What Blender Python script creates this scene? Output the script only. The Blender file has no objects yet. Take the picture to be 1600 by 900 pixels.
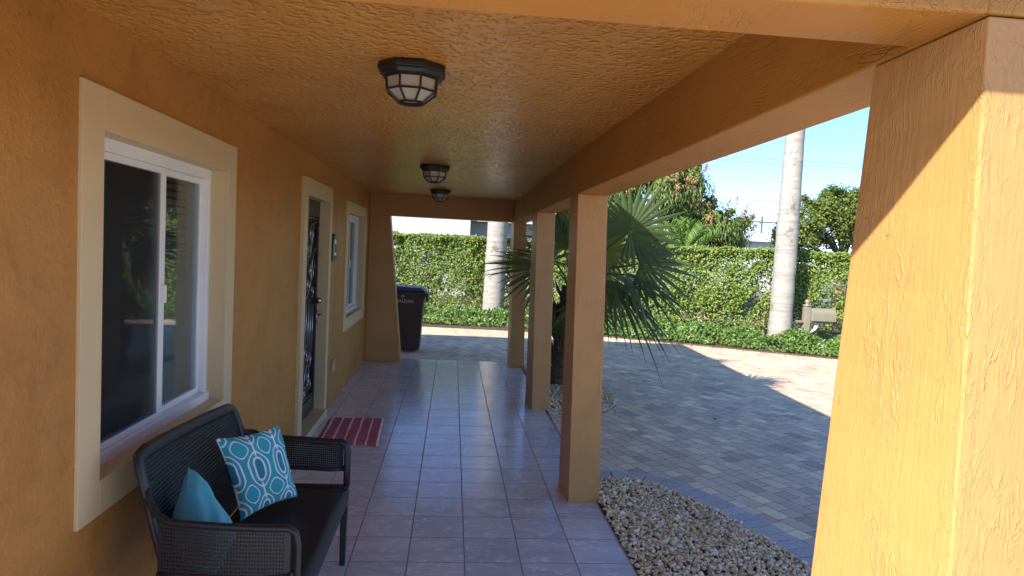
import bpy, math, random
import numpy as np
from mathutils import Vector, Matrix
rnd = random.Random(7)
rng = np.random.default_rng(11)
R = math.radians
sc = bpy.context.scene
col = sc.collection

# ------------------------------------------------------------------ camera
F_PX, YAW, PITCH, ROLL = 1038.4, .0906, .0573, .0502
fwd = Vector((math.sin(YAW)*math.cos(PITCH), math.cos(YAW)*math.cos(PITCH), -math.sin(PITCH)))
rgt = Vector((math.cos(YAW), -math.sin(YAW), 0)); up = rgt.cross(fwd)
r2 = rgt*math.cos(ROLL)+up*math.sin(ROLL); u2 = up*math.cos(ROLL)-rgt*math.sin(ROLL)
cam = bpy.data.cameras.new('camera'); cam.sensor_width = 36; cam.lens = 36*F_PX/1600
cam.clip_start = .05; cam.clip_end = 3000
co = bpy.data.objects.new('camera', cam); col.objects.link(co)
m = Matrix((r2, u2, -fwd)).transposed().to_4x4(); m.translation = (0, 0, 1.69); co.matrix_world = m
sc.camera = co

# ------------------------------------------------------------------ light
TO_SUN = Vector((-1.2, -1.05, 1.0)).normalized()
EL = math.asin(TO_SUN.z)
w = bpy.data.worlds.new('World'); sc.world = w; w.use_nodes = True
nt = w.node_tree; bg = nt.nodes['Background']
sky = nt.nodes.new('ShaderNodeTexSky'); sky.sky_type = 'NISHITA'; sky.sun_disc = False
sky.sun_elevation = EL; sky.sun_rotation = math.atan2(TO_SUN.x, TO_SUN.y) % (2*math.pi)
sky.air_density = .72; sky.dust_density = .05; sky.ozone_density = 4.5
tint = nt.nodes.new('ShaderNodeMix'); tint.data_type = 'RGBA'; tint.blend_type = 'MULTIPLY'; tint.inputs[0].default_value = 1
tint.inputs[7].default_value = (.80, .85, .96, 1)
nt.links.new(sky.outputs[0], tint.inputs[6]); nt.links.new(tint.outputs[2], bg.inputs[0]); bg.inputs[1].default_value = .15
sl = bpy.data.lights.new('sun', 'SUN'); sl.energy = 4.5; sl.angle = R(.53); sl.color = (1, .945, .86)
so = bpy.data.objects.new('sun', sl); col.objects.link(so)
so.rotation_euler = (-TO_SUN).to_track_quat('-Z', 'Y').to_euler(); so.location = (-20, -18, 20)
sc.view_settings.view_transform = 'Standard'; sc.view_settings.look = 'None'
sc.view_settings.exposure = 1.22; sc.view_settings.gamma = 1
sc.cycles.max_bounces = 10; sc.cycles.diffuse_bounces = 6; sc.cycles.transparent_max_bounces = 12
sc.cycles.sample_clamp_indirect = 6

# ------------------------------------------------------------------ materials
class NT:
    def __init__(s, name):
        s.m = bpy.data.materials.new(name); s.m.use_nodes = True; s.t = s.m.node_tree
        s.b = s.t.nodes['Principled BSDF']; s.out = s.t.nodes['Material Output']
    def n(s, t, **kw):
        n = s.t.nodes.new(t)
        for k, v in kw.items():
            if k.startswith('i_'): n.inputs[k[2:].replace('_', ' ')].default_value = v
            else: setattr(n, k, v)
        return n
    def l(s, a, b): s.t.links.new(a, b)
    def coord(s, scale=(1, 1, 1), loc=(0, 0, 0), rot=(0, 0, 0), kind='Object'):
        c = s.n('ShaderNodeTexCoord'); mp = s.n('ShaderNodeMapping')
        mp.inputs['Scale'].default_value = scale; mp.inputs['Location'].default_value = loc; mp.inputs['Rotation'].default_value = rot
        s.l(c.outputs[kind], mp.inputs[0]); return mp.outputs[0]
    def noise(s, vec, scale, detail=4, rough=.55, dist=0):
        n = s.n('ShaderNodeTexNoise'); n.inputs['Scale'].default_value = scale; n.inputs['Detail'].default_value = detail
        n.inputs['Roughness'].default_value = rough; n.inputs['Distortion'].default_value = dist
        if vec: s.l(vec, n.inputs['Vector'])
        return n.outputs['Fac']
    def ramp(s, fac, stops, interp='LINEAR'):
        r = s.n('ShaderNodeValToRGB'); cr = r.color_ramp; cr.interpolation = interp
        while len(cr.elements) < len(stops): cr.elements.new(.5)
        for e, (p, c) in zip(cr.elements, stops):
            e.position = p; e.color = (*c, 1) if len(c) == 3 else c
        s.l(fac, r.inputs[0]); return r.outputs[0]
    def math(s, op, a, b=None, c=None):
        n = s.n('ShaderNodeMath', operation=op)
        for i, v in enumerate((a, b, c)):
            if v is None: continue
            if isinstance(v, (int, float)): n.inputs[i].default_value = v
            else: s.l(v, n.inputs[i])
        return n.outputs[0]
    def mix(s, fac, a, b, mode='MIX'):
        n = s.n('ShaderNodeMix', data_type='RGBA', blend_type=mode)
        for i, v in ((0, fac), (6, a), (7, b)):
            if isinstance(v, (int, float)): n.inputs[i].default_value = v
            elif isinstance(v, tuple): n.inputs[i].default_value = (*v, 1) if len(v) == 3 else v
            else: s.l(v, n.inputs[i])
        return n.outputs[2]
    def bump(s, h, strength=.5, dist=.01, prev=None):
        b = s.n('ShaderNodeBump'); b.inputs['Strength'].default_value = strength; b.inputs['Distance'].default_value = dist
        s.l(h, b.inputs['Height'])
        if prev: s.l(prev, b.inputs['Normal'])
        s.l(b.outputs[0], s.b.inputs['Normal']); return b.outputs[0]
    def base(s, c):
        if isinstance(c, tuple): s.b.inputs['Base Color'].default_value = (*c, 1)
        else: s.l(c, s.b.inputs['Base Color'])
    def set(s, rough=None, metal=None, spec=None):
        if rough is not None:
            if isinstance(rough, (int, float)): s.b.inputs['Roughness'].default_value = rough
            else: s.l(rough, s.b.inputs['Roughness'])
        if metal is not None: s.b.inputs['Metallic'].default_value = metal
        if spec is not None: s.b.inputs['Specular IOR Level'].default_value = spec
        return s

def simple(name, c, rough=.5, metal=0, var=.12, scale=6, bump=0, bscale=80, spec=None):
    k = NT(name); v = k.coord()
    n = k.noise(v, scale, 5)
    lo = tuple(x*(1-var) for x in c); hi = tuple(min(1, x*(1+var)) for x in c)
    k.base(k.ramp(n, [(.3, lo), (.7, hi)])); k.set(rough, metal, spec)
    if bump: k.bump(k.noise(v, bscale, 3), bump, .003)
    return k.m

def stucco(name, c, kind):
    k = NT(name); v = k.coord()
    big = k.noise(v, 1.3, 6, .6); mid = k.noise(v, 14, 4, .6)
    a = k.ramp(big, [(.3, tuple(x*.88 for x in c)), (.55, c), (.75, tuple(x*1.08 for x in c))])
    # small scuffs and stains
    sp = k.noise(k.coord(scale=(1, 1, .8)), 9, 8, .75)
    dirt = k.ramp(sp, [(.56, (1, 1, 1)), (.70, (.62, .58, .54))])
    a = k.mix(.7 if kind == 'wall' else .15, a, dirt, 'MULTIPLY')
    a = k.mix(.5 if kind in ('wall', 'ceil') else .15, a, k.ramp(k.noise(v, 3.2, 6, .7, .6), [(.36, (.78, .74, .70)), (.52, (1, 1, 1)), (.74, (1.12, 1.1, 1.1))]), 'MULTIPLY')
    pit = k.noise(v, 46, 2, .5)
    a = k.mix(.75, a, k.ramp(pit, [(.74, (1, 1, 1)), (.80, (.6, .52, .45))]), 'MULTIPLY')
    k.base(a)
    if kind == 'wall':
        n1 = k.noise(v, 60, 5, .6); n2 = k.noise(v, 9, 3)
        b = k.bump(n2, .35, .02); b = k.bump(k.noise(v, 34, 4, .7, .5), .5, .006, b); k.bump(n1, .6, .005, b); k.set(.5, spec=.4)
    elif kind == 'drag':
        # trowelled downwards: thin raised wandering ridges over fine vertical drag lines
        v1 = k.coord(scale=(17, 17, 3.4)); w1 = k.noise(v1, 1.5, 3, .6, 1.6)
        ridge = k.ramp(k.math('ABSOLUTE', k.math('SUBTRACT', w1, .5)), [(0, (1, 1, 1)), (.010, (.85, .85, .85)), (.028, (0, 0, 0))])
        v2 = k.coord(scale=(55, 55, 3.5)); fine = k.noise(v2, 1.6, 3, .6)
        lump = k.noise(v, 26, 4, .6)
        gate = k.ramp(k.noise(k.coord(scale=(4, 4, 1.6)), 1.7, 2), [(.40, (0, 0, 0)), (.58, (1, 1, 1))])
        h = k.math('ADD', k.math('MULTIPLY', k.math('MULTIPLY', ridge, gate), .65), k.math('ADD', k.math('MULTIPLY', fine, .8), k.math('MULTIPLY', lump, .5)))
        b = k.bump(h, .6, .004); k.bump(k.noise(v, 150, 4, .7), .35, .002, b); k.set(.45, spec=.5)
    elif kind == 'dragx':
        v1 = k.coord(scale=(14, 3.0, 14)); w1 = k.noise(v1, 1.3, 3, .6, 1.2)
        ridge = k.ramp(k.math('ABSOLUTE', k.math('SUBTRACT', w1, .5)), [(0, (1, 1, 1)), (.04, (0, 0, 0))])
        gate = k.ramp(k.noise(k.coord(scale=(1.5, 1.5, 1.5)), 2.2, 2), [(.45, (0, 0, 0)), (.6, (1, 1, 1))])
        lump = k.noise(v, 30, 4, .6)
        k.bump(k.math('ADD', k.math('MULTIPLY', k.math('MULTIPLY', ridge, gate), -1.0), lump), .6, .0042); k.set(.5, spec=.45)
    else:   # knock-down ceiling texture
        vo = k.n('ShaderNodeTexVoronoi', feature='SMOOTH_F1'); vo.inputs['Scale'].default_value = 34; vo.inputs['Smoothness'].default_value = .4
        wv = k.n('ShaderNodeVectorMath', operation='ADD'); nz = k.n('ShaderNodeTexNoise'); nz.inputs['Scale'].default_value = 18; k.l(v, nz.inputs['Vector'])
        scl = k.n('ShaderNodeVectorMath', operation='SCALE'); scl.inputs['Scale'].default_value = .05; k.l(nz.outputs['Color'], scl.inputs[0])
        k.l(v, wv.inputs[0]); k.l(scl.outputs[0], wv.inputs[1]); k.l(wv.outputs[0], vo.inputs['Vector'])
        hh = k.ramp(vo.outputs['Distance'], [(.15, (0, 0, 0)), (.55, (1, 1, 1))])
        b = k.bump(hh, .9, .007); k.bump(k.noise(v, 90, 3), .5, .003, b); k.set(.24, spec=.7)
    return k.m

OCHRE = (.48, .215, .045)
M = {}
M['wall'] = stucco('ochre_wall_stucco', OCHRE, 'wall')
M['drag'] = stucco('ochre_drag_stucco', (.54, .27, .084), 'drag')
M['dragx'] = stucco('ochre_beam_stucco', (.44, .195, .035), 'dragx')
M['ceil'] = stucco('ochre_ceiling_stucco', (.57, .265, .052), 'ceil')
M['trim'] = simple('cream_trim', (.64, .49, .27), .5, var=.05, scale=3, bump=.15, bscale=60)
M['white'] = simple('white_vinyl', (.82, .82, .80), .35, var=.03)
M['black'] = simple('black_metal', (.012, .012, .012), .4, var=.2, scale=20)
M['iron'] = simple('wrought_iron', (.42, .41, .40), .3, .85, var=.2, scale=30)
M['darkframe'] = simple('dark_bronze_frame', (.035, .033, .032), .35, .3)
M['roof'] = simple('roof_membrane', (.55, .54, .5), .8)
M['nickel'] = simple('satin_nickel', (.6, .57, .52), .25, 1)
M['room'] = simple('unlit_room', (.03, .028, .026), .9)  # near-black colour stands in for unlit rooms
M['blind'] = simple('blind_slats', (.75, .72, .68), .5)
M['frost'] = simple('frosted_glass', (.40, .37, .31), .35, spec=.6, var=.08)
M['whitewall'] = simple('white_render', (.50, .52, .53), .8, var=.04, scale=.6)
M['eave'] = simple('eave_boards', (.5, .46, .42), .7)
M['soil'] = simple('soil', (.09, .06, .035), .95, var=.4, scale=8, bump=.8, bscale=30)
M['beige'] = simple('beige_plastic', (.45, .39, .28), .55)
M['wood'] = simple('mango_bark', (.12, .09, .065), .9, var=.4, scale=15, bump=.8, bscale=30)
M['twig'] = simple('pale_twigs', (.34, .25, .17), .8, var=.35, scale=12)
M['boxmail'] = simple('khaki_box', (.24, .215, .15), .45, var=.06)
M['bracket'] = simple('white_bracket', (.8, .8, .78), .4)
M['cable'] = simple('cable', (.05, .05, .06), .6)

def glass_mat():
    k = NT('window_glass'); t = k.t; t.nodes.remove(k.b)
    gl = k.n('ShaderNodeBsdfGlossy'); gl.inputs['Roughness'].default_value = .02; gl.inputs['Color'].default_value = (.9, .95, 1, 1)
    tr = k.n('ShaderNodeBsdfTransparent'); tr.inputs['Color'].default_value = (.8, .82, .82, 1)
    fr = k.n('ShaderNodeFresnel'); fr.inputs['IOR'].default_value = 1.5
    f = k.math('MULTIPLY_ADD', fr.outputs[0], .8, .01)
    mx = k.n('ShaderNodeMixShader'); k.l(f, mx.inputs[0]); k.l(tr.outputs[0], mx.inputs[1]); k.l(gl.outputs[0], mx.inputs[2])
    k.l(mx.outputs[0], k.out.inputs[0]); return k.m
M['glass'] = glass_mat()
def screen_mat():
    k = NT('insect_screen'); t = k.t
    k.base((.03, .03, .03)); k.set(.7)
    tr = k.n('ShaderNodeBsdfTransparent'); mx = k.n('ShaderNodeMixShader'); mx.inputs[0].default_value = .3
    k.l(tr.outputs[0], mx.inputs[1]); k.l(k.b.outputs[0], mx.inputs[2]); k.l(mx.outputs[0], k.out.inputs[0]); return k.m
M['screen'] = screen_mat()

def leafmat(name, cols, trans=.3, rough=.45, tcol=None):
    k = NT(name); g = k.n('ShaderNodeNewGeometry')
    c = k.ramp(g.outputs['Random Per Island'], [(i/(len(cols)-1), x) for i, x in enumerate(cols)])
    k.base(c); k.set(rough, spec=.4)
    tl = k.n('ShaderNodeBsdfTranslucent'); k.l(k.mix(.5, c, (.3, .4, .03) if tcol is None else tcol), tl.inputs[0])
    mx = k.n('ShaderNodeMixShader'); mx.inputs[0].default_value = trans
    k.l(k.b.outputs[0], mx.inputs[1]); k.l(tl.outputs[0], mx.inputs[2]); k.l(mx.outputs[0], k.out.inputs[0]); return k.m
M['hedge'] = leafmat('hedge_leaf', [(.07, .14, .025), (.14, .24, .04), (.20, .30, .05), (.30, .37, .07), (.12, .22, .035), (.26, .34, .06), (.42, .33, .14)])
M['shrub'] = leafmat('shrub_leaf', [(.05, .12, .02), (.11, .22, .04), (.19, .31, .07), (.07, .15, .03), (.26, .30, .09)], rough=.3)
M['palmleaf'] = leafmat('fan_palm_leaf', [(.022, .045, .018), (.05, .08, .025), (.03, .055, .02), (.09, .12, .035)], trans=.27, rough=.30, tcol=(.75, .75, .10))
M['greenpalm'] = leafmat('young_palm_leaf', [(.12, .24, .04), (.18, .30, .05)], trans=.4)
M['mango'] = leafmat('mango_leaf', [(.05, .10, .02), (.10, .17, .03), (.15, .22, .04), (.22, .26, .07), (.28, .27, .10)], rough=.4)
M['blossom'] = leafmat('mango_panicle', [(.45, .22, .12), (.55, .33, .16), (.40, .30, .12), (.6, .4, .25)], trans=.25, tcol=(.6, .35, .2))
M['oak'] = leafmat('oak_leaf', [(.11, .15, .035), (.17, .22, .05), (.24, .28, .07), (.14, .18, .04)])

def tile_mat():
    k = NT('porch_tile'); v = k.coord(loc=(-1.0484+.3048*8, -3.4856+.3048*30, 0))
    br = k.n('ShaderNodeTexBrick', offset=0, squash=1); br.inputs['Scale'].default_value = 1
    br.inputs['Brick Width'].default_value = .3048; br.inputs['Row Height'].default_value = .3048
    br.inputs['Mortar Size'].default_value = .0045; br.inputs['Mortar Smooth'].default_value = .3; br.inputs['Bias'].default_value = 0
    br.inputs['Color1'].default_value = (0, 0, 0, 1); br.inputs['Color2'].default_value = (1, 1, 1, 1); br.inputs['Mortar'].default_value = (.5, .5, .5, 1)
    k.l(v, br.inputs['Vector'])
    # streaky veins, different direction shift per tile
    sh = k.n('ShaderNodeVectorMath', operation='SCALE'); sh.inputs['Scale'].default_value = 7.3; k.l(br.outputs['Color'], sh.inputs[0])
    ad = k.n('ShaderNodeVectorMath', operation='ADD'); k.l(v, ad.inputs[0]); k.l(sh.outputs[0], ad.inputs[1])
    mp = k.n('ShaderNodeMapping'); mp.inputs['Rotation'].default_value = (0, 0, R(-28)); mp.inputs['Scale'].default_value = (4, 13, 1); k.l(ad.outputs[0], mp.inputs[0])
    ve = k.noise(mp.outputs[0], 1.5, 5, .6, .9)
    vein = k.ramp(k.math('ABSOLUTE', k.math('SUBTRACT', ve, .5)), [(0, (1, 1, 1)), (.045, (0, 0, 0))])
    gate = k.ramp(k.noise(ad.outputs[0], 9, 2), [(.40, (0, 0, 0)), (.6, (1, 1, 1))])
    basec = k.ramp(br.outputs['Color'], [(0, (.56, .53, .53)), (.5, (.605, .57, .565)), (1, (.65, .61, .60))])
    cl = k.ramp(k.noise(mp.outputs[0], .8, 4), [(.3, (.9, .9, .9)), (.7, (1.1, 1.08, 1.08))])
    c = k.mix(1, basec, cl, 'MULTIPLY')
    c = k.mix(k.math('MULTIPLY', k.math('MULTIPLY', vein, gate), .85), c, (.9, .88, .88))
    c = k.mix(br.outputs['Fac'], c, (.27, .235, .22)); k.base(c)
    ro = k.math('MULTIPLY_ADD', k.noise(v, 2.2, 6, .7), .34, .04); ro = k.math('ADD', ro, k.math('MULTIPLY', br.outputs['Fac'], .5)); k.set(ro, spec=.55)
    h = k.math('SUBTRACT', 1, br.outputs['Fac']); b = k.bump(h, .8, .002); k.bump(k.noise(v, 12, 2), .15, .003, b)
    return k.m
M['tile'] = tile_mat()

def paver_mat():
    k = NT('driveway_pavers'); v = k.coord(rot=(0, 0, R(68)))
    br = k.n('ShaderNodeTexBrick', offset=.42, offset_frequency=2, squash=.62, squash_frequency=2); br.inputs['Scale'].default_value = 1
    br.inputs['Brick Width'].default_value = .215; br.inputs['Row Height'].default_value = .125
    br.inputs['Mortar Size'].default_value = .0028; br.inputs['Mortar Smooth'].default_value = .4
    br.inputs['Color1'].default_value = (0, 0, 0, 1); br.inputs['Color2'].default_value = (1, 1, 1, 1); br.inputs['Mortar'].default_value = (.5, .5, .5, 1)
    k.l(v, br.inputs['Vector'])
    c = k.ramp(br.outputs['Color'], [(0, (.38, .30, .275)), (.12, (.56, .43, .37)), (.26, (.52, .45, .40)), (.38, (.62, .48, .40)), (.5, (.47, .39, .355)), (.62, (.68, .56, .43)), (.74, (.56, .43, .38)), (.86, (.74, .65, .49)), (.94, (.54, .45, .39)), (1, (.42, .34, .31))])
    mot = k.ramp(k.noise(v, 26, 5, .7), [(.3, (1.12, 1.10, 1.04)), (.7, (1.5, 1.44, 1.34))])
    mot2 = k.ramp(k.noise(v, .8, 4), [(.35, (.88, .88, .88)), (.65, (1.08, 1.08, 1.08))])
    c = k.mix(1, k.mix(1, c, mot, 'MULTIPLY'), mot2, 'MULTIPLY')
    c = k.mix(1, c, (1.05, .98, .83), 'MULTIPLY')
    c = k.mix(br.outputs['Fac'], c, (.09, .07, .06)); k.base(c); k.set(.72, spec=.35)
    h = k.math('SUBTRACT', 1, br.outputs['Fac']); b = k.bump(h, .9, .005); k.bump(k.noise(v, 120, 3), .35, .002, b)
    return k.m
M['paver'] = paver_mat()
def island(name, cols, rough=.7, bs=60, bstr=.3):
    k = NT(name); g = k.n('ShaderNodeNewGeometry'); v = k.coord()
    c = k.ramp(g.outputs['Random Per Island'], [(i/(len(cols)-1), x) for i, x in enumerate(cols)])
    mot = k.ramp(k.noise(v, bs, 4, .6), [(.3, (.8, .8, .8)), (.7, (1.15, 1.15, 1.15))])
    k.base(k.mix(1, c, mot, 'MULTIPLY')); k.set(rough); k.bump(k.noise(v, bs*2, 3), bstr, .002); return k.m
M['rim'] = island('border_pavers', [(.42, .36, .34), (.54, .46, .43), (.48, .41, .39), (.58, .50, .46)])
M['pebble'] = island('pebbles', [(.86, .66, .38), (.70, .43, .17), (.92, .82, .60), (.78, .53, .24), (.45, .27, .13), (.94, .74, .42), (.62, .54, .42), (.84, .57, .24), (.95, .88, .74)], .5, 90, .2)

def royal_mat():
    k = NT('royal_palm_bark'); v = k.coord()
    rings = k.noise(k.coord(scale=(.7, .7, 13)), 1.1, 4, .7)
    c = k.ramp(rings, [(.32, (.23, .21, .18)), (.46, (.31, .29, .25)), (.7, (.37, .345, .30))])
    lich = k.ramp(k.noise(v, 5, 7, .7), [(.55, (1, 1, 1)), (.66, (.55, .52, .45))])
    k.base(k.mix(1, c, lich, 'MULTIPLY')); k.set(.85)
    k.bump(rings, .35, .01); return k.m
M['royal'] = royal_mat()
M['royalshaft'] = simple('crownshaft', (.16, .26, .07), .4)
M['fibre'] = simple('palm_fibre', (.10, .075, .05), .95, var=.5, scale=30, bump=1, bscale=60)

def resin_mat():
    k = NT('charcoal_resin'); v = k.coord(); k.base((.018, .017, .018)); k.set(.42, spec=.45)
    k.bump(k.noise(v, 260, 2), .2, .0006); return k.m
M['resin'] = resin_mat()
def back_mat():
    k = NT('ribbed_resin'); v = k.coord(); k.base((.017, .017, .019)); k.set(.38, spec=.5)
    wv = k.n('ShaderNodeTexWave', wave_type='BANDS', bands_direction='Z'); wv.inputs['Scale'].default_value = 22; wv.inputs['Distortion'].default_value = 0
    k.l(v, wv.inputs['Vector']); k.bump(wv.outputs['Fac'], .8, .004); return k.m
M['rib'] = back_mat()
def fabric(name, c):
    k = NT(name); v = k.coord()
    k.base(k.ramp(k.noise(v, 5, 3), [(.3, tuple(x*.93 for x in c)), (.7, c)])); k.set(.8, spec=.2)
    k.b.inputs['Sheen Weight'].default_value = .25
    b = k.bump(k.noise(v, 9, 3), .5, .02); k.bump(k.noise(v, 420, 2), .4, .0008, b); return k.m
M['teal'] = fabric('aqua_fabric', (.10, .44, .53))
def pattern():
    k = NT('trellis_fabric'); uv = k.n('ShaderNodeUVMap'); sx = k.n('ShaderNodeSeparateXYZ'); k.l(uv.outputs[0], sx.inputs[0])
    u = k.math('MULTIPLY', sx.outputs[0], 2*math.pi*2.6); vv = k.math('MULTIPLY', sx.outputs[1], 2*math.pi*1.8)
    cu, cv = k.math('COSINE', u), k.math('COSINE', vv)
    f = k.math('ADD', cu, k.math('ADD', cv, k.math('MULTIPLY', k.math('COSINE', k.math('MULTIPLY', vv, 2)), -.28)))
    def line(level, w): return k.math('LESS_THAN', k.math('ABSOLUTE', k.math('SUBTRACT', f, level)), w)
    a = line(.12, .17); b = line(1.22, .17); c_ = line(-1.05, .13)
    # short bars joining the rings
    bar = k.math('MULTIPLY', k.math('LESS_THAN', k.math('ABSOLUTE', k.math('SINE', k.math('MULTIPLY', u, .5))), .10), k.math('LESS_THAN', cv, -.35))
    ln = k.math('MAXIMUM', k.math('MAXIMUM', a, b), k.math('MAXIMUM', c_, bar))
    dark = k.math('MULTIPLY', k.math('GREATER_THAN', f, 1.22), 1)
    teal = k.mix(dark, (.045, .36, .42), (.03, .24, .32))
    k.base(k.mix(ln, teal, (.72, .76, .76))); k.set(.85, spec=.2)
    v = k.coord(); b_ = k.bump(k.noise(v, 10, 3), .35, .02); k.bump(k.noise(v, 380, 2), .4, .0008, b_); return k.m
M['pattern'] = pattern()
def mat_rug():
    k = NT('red_rug'); uv = k.n('ShaderNodeUVMap'); sx = k.n('ShaderNodeSeparateXYZ'); k.l(uv.outputs[0], sx.inputs[0])
    v = k.coord(); wob = k.math('MULTIPLY', k.math('SUBTRACT', k.noise(v, 14, 3), .5), .035)
    x = k.math('ADD', sx.outputs[0], wob)
    fr = k.math('FRACT', k.math('ADD', k.math('MULTIPLY', x, 5.6), .05))
    st = k.math('LESS_THAN', k.math('ABSOLUTE', k.math('SUBTRACT', fr, .5)), .09)
    red = k.ramp(k.noise(v, 90, 3, .7), [(.35, (.52, .09, .10)), (.65, (.74, .22, .23))])
    wh = k.ramp(k.noise(v, 90, 3, .7), [(.35, (.72, .60, .60)), (.65, (.88, .82, .82))])
    k.base(k.mix(st, red, wh)); k.set(.95, spec=.1); b = k.bump(k.noise(v, 16, 3), .5, .01); k.bump(k.noise(v, 150, 3, .7), 1, .006, b); return k.m
M['rug'] = mat_rug()
M['bin'] = simple('brown_bin', (.055, .030, .022), .45, var=.1, bump=.1, bscale=200)
M['binlid'] = simple('navy_lid', (.022, .025, .035), .4)
M['print'] = simple('white_print', (.6, .6, .6), .6)
M['rubber'] = simple('rubber', (.015, .015, .015), .8)
M['asphalt'] = simple('far_ground', (.16, .17, .12), .95, var=.3, scale=1.5)

# ------------------------------------------------------------------ mesh helpers
class MB:
    def __init__(s): s.v = []; s.f = []; s.uv = None
    def add(s, V, Fc):
        n = len(s.v); s.v += [tuple(p) for p in V]; s.f += [tuple(i+n for i in f) for f in Fc]; return s
    def hexa(s, b, t):   # bottom four, top four, both counter-clockwise from above
        return s.add(list(b)+list(t), [(3, 2, 1, 0), (4, 5, 6, 7), (0, 1, 5, 4), (1, 2, 6, 5), (2, 3, 7, 6), (3, 0, 4, 7)])
    def box(s, x0, x1, y0, y1, z0, z1):
        return s.hexa([(x0, y0, z0), (x1, y0, z0), (x1, y1, z0), (x0, y1, z0)], [(x0, y0, z1), (x1, y0, z1), (x1, y1, z1), (x0, y1, z1)])
    def tube(s, pts, r, seg=8, flat=1, cap=True):
        pts = [Vector(p) for p in pts]; n = len(pts); rs = r if isinstance(r, (list, tuple)) else [r]*n
        V = []; prev = None
        for i, p in enumerate(pts):
            t = (pts[min(i+1, n-1)]-pts[max(i-1, 0)]).normalized()
            if prev is None:
                a = Vector((0, 0, 1)) if abs(t.z) < .9 else Vector((1, 0, 0))
                prev = (a-t*a.dot(t)).normalized()
            prev = (prev-t*prev.dot(t)).normalized(); b = t.cross(prev)
            for k in range(seg):
                an = 2*math.pi*k/seg; V.append(p+prev*math.cos(an)*rs[i]*flat+b*math.sin(an)*rs[i])
        Fc = [(i*seg+k, i*seg+(k+1) % seg, (i+1)*seg+(k+1) % seg, (i+1)*seg+k) for i in range(n-1) for k in range(seg)]
        if cap: Fc += [tuple(range(seg))[::-1], tuple((n-1)*seg+k for k in range(seg))]
        return s.add(V, Fc)
    def lathe(s, prof, seg=16, c=(0, 0, 0), rot=0, cap=True):
        V = [(c[0]+r*math.cos(rot+2*math.pi*k/seg), c[1]+r*math.sin(rot+2*math.pi*k/seg), c[2]+z) for r, z in prof for k in range(seg)]
        n = len(prof); Fc = [(i*seg+k, i*seg+(k+1) % seg, (i+1)*seg+(k+1) % seg, (i+1)*seg+k) for i in range(n-1) for k in range(seg)]
        if cap: Fc += [tuple(range(seg))[::-1], tuple((n-1)*seg+k for k in range(seg))]
        return s.add(V, Fc)
    def prism(s, poly, off):
        off = Vector(off); n = len(poly); a = [Vector(p) for p in poly]
        return s.add(a+[p+off for p in a], [tuple(range(n))[::-1], tuple(range(n, 2*n))]+[(i, (i+1) % n, (i+1) % n+n, i+n) for i in range(n)])
    def obj(s, name, mat, parent=None, smooth=False, bevel=0, uv=None):
        me = bpy.data.meshes.new(name); me.from_pydata(s.v, [], s.f); me.update()
        import bmesh
        bm = bmesh.new(); bm.from_mesh(me); bmesh.ops.recalc_face_normals(bm, faces=bm.faces); bm.to_mesh(me); bm.free()
        return link(name, me, mat, parent, smooth, bevel, uv)

def world_of(o):
    v = Vector((0, 0, 0))
    while o is not None: v += Vector(o.location); o = o.parent
    return v
def link(name, me, mat, parent=None, smooth=False, bevel=0, uv=None):
    me.materials.append(M[mat] if isinstance(mat, str) else mat)
    if smooth: me.polygons.foreach_set('use_smooth', [True]*len(me.polygons))
    if uv:
        l = me.uv_layers.new(name='UVMap')
        for lp in me.loops: l.data[lp.index].uv = uv[lp.vertex_index]
    o = bpy.data.objects.new(name, me); col.objects.link(o)
    if parent is not None: o.parent = parent; o.location = -world_of(parent)
    if bevel:
        b = o.modifiers.new('bevel', 'BEVEL'); b.width = bevel; b.segments = 2; b.limit_method = 'ANGLE'; b.angle_limit = R(40)
    return o
def tag(o, label, cat, group=None, kind=None):
    o['label'] = label
    if cat: o['category'] = cat
    if group: o['group'] = group
    if kind: o['kind'] = kind
    return o
def root(name, loc, label, cat, group=None):
    o = bpy.data.objects.new(name, None); col.objects.link(o); o.location = loc; o.empty_display_size = .1
    return tag(o, label, cat, group)
def npmesh(name, V, Fc, mat, parent=None, smooth=False):
    me = bpy.data.meshes.new(name); V = np.asarray(V, np.float32); Fc = np.asarray(Fc, np.int32); n, k = Fc.shape
    me.vertices.add(len(V)); me.vertices.foreach_set('co', V.ravel())
    me.loops.add(n*k); me.loops.foreach_set('vertex_index', Fc.ravel())
    me.polygons.add(n); me.polygons.foreach_set('loop_start', np.arange(0, n*k, k, dtype=np.int32)); me.polygons.foreach_set('loop_total', np.full(n, k, np.int32))
    me.update(calc_edges=True); me.validate()
    return link(name, me, mat, parent, smooth)
def unit(a): return a/np.maximum(1e-9, np.linalg.norm(a, axis=1, keepdims=True))
def leaves(name, C, Nn, D, L, W, mat, parent=None, fold=.25):
    n = len(C); Nn = unit(Nn); D = unit(D-Nn*(D*Nn).sum(1, keepdims=True)); S = np.cross(Nn, D)
    L = np.broadcast_to(np.asarray(L, float).reshape(-1, 1), (n, 1)); W = np.broadcast_to(np.asarray(W, float).reshape(-1, 1), (n, 1))
    b = C-D*L*.5; t = C+D*L*.5-Nn*L*.12; a1 = C-D*L*.05+S*W*.5+Nn*W*fold; a2 = C-D*L*.05-S*W*.5+Nn*W*fold
    V = np.stack([b, a1, t, a2], 1).reshape(-1, 3); i = np.arange(n)[:, None]*4
    Fc = np.concatenate([i+np.array([[0, 2, 1]]), i+np.array([[0, 3, 2]])], 0)
    return npmesh(name, V, Fc, mat, parent)
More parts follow.
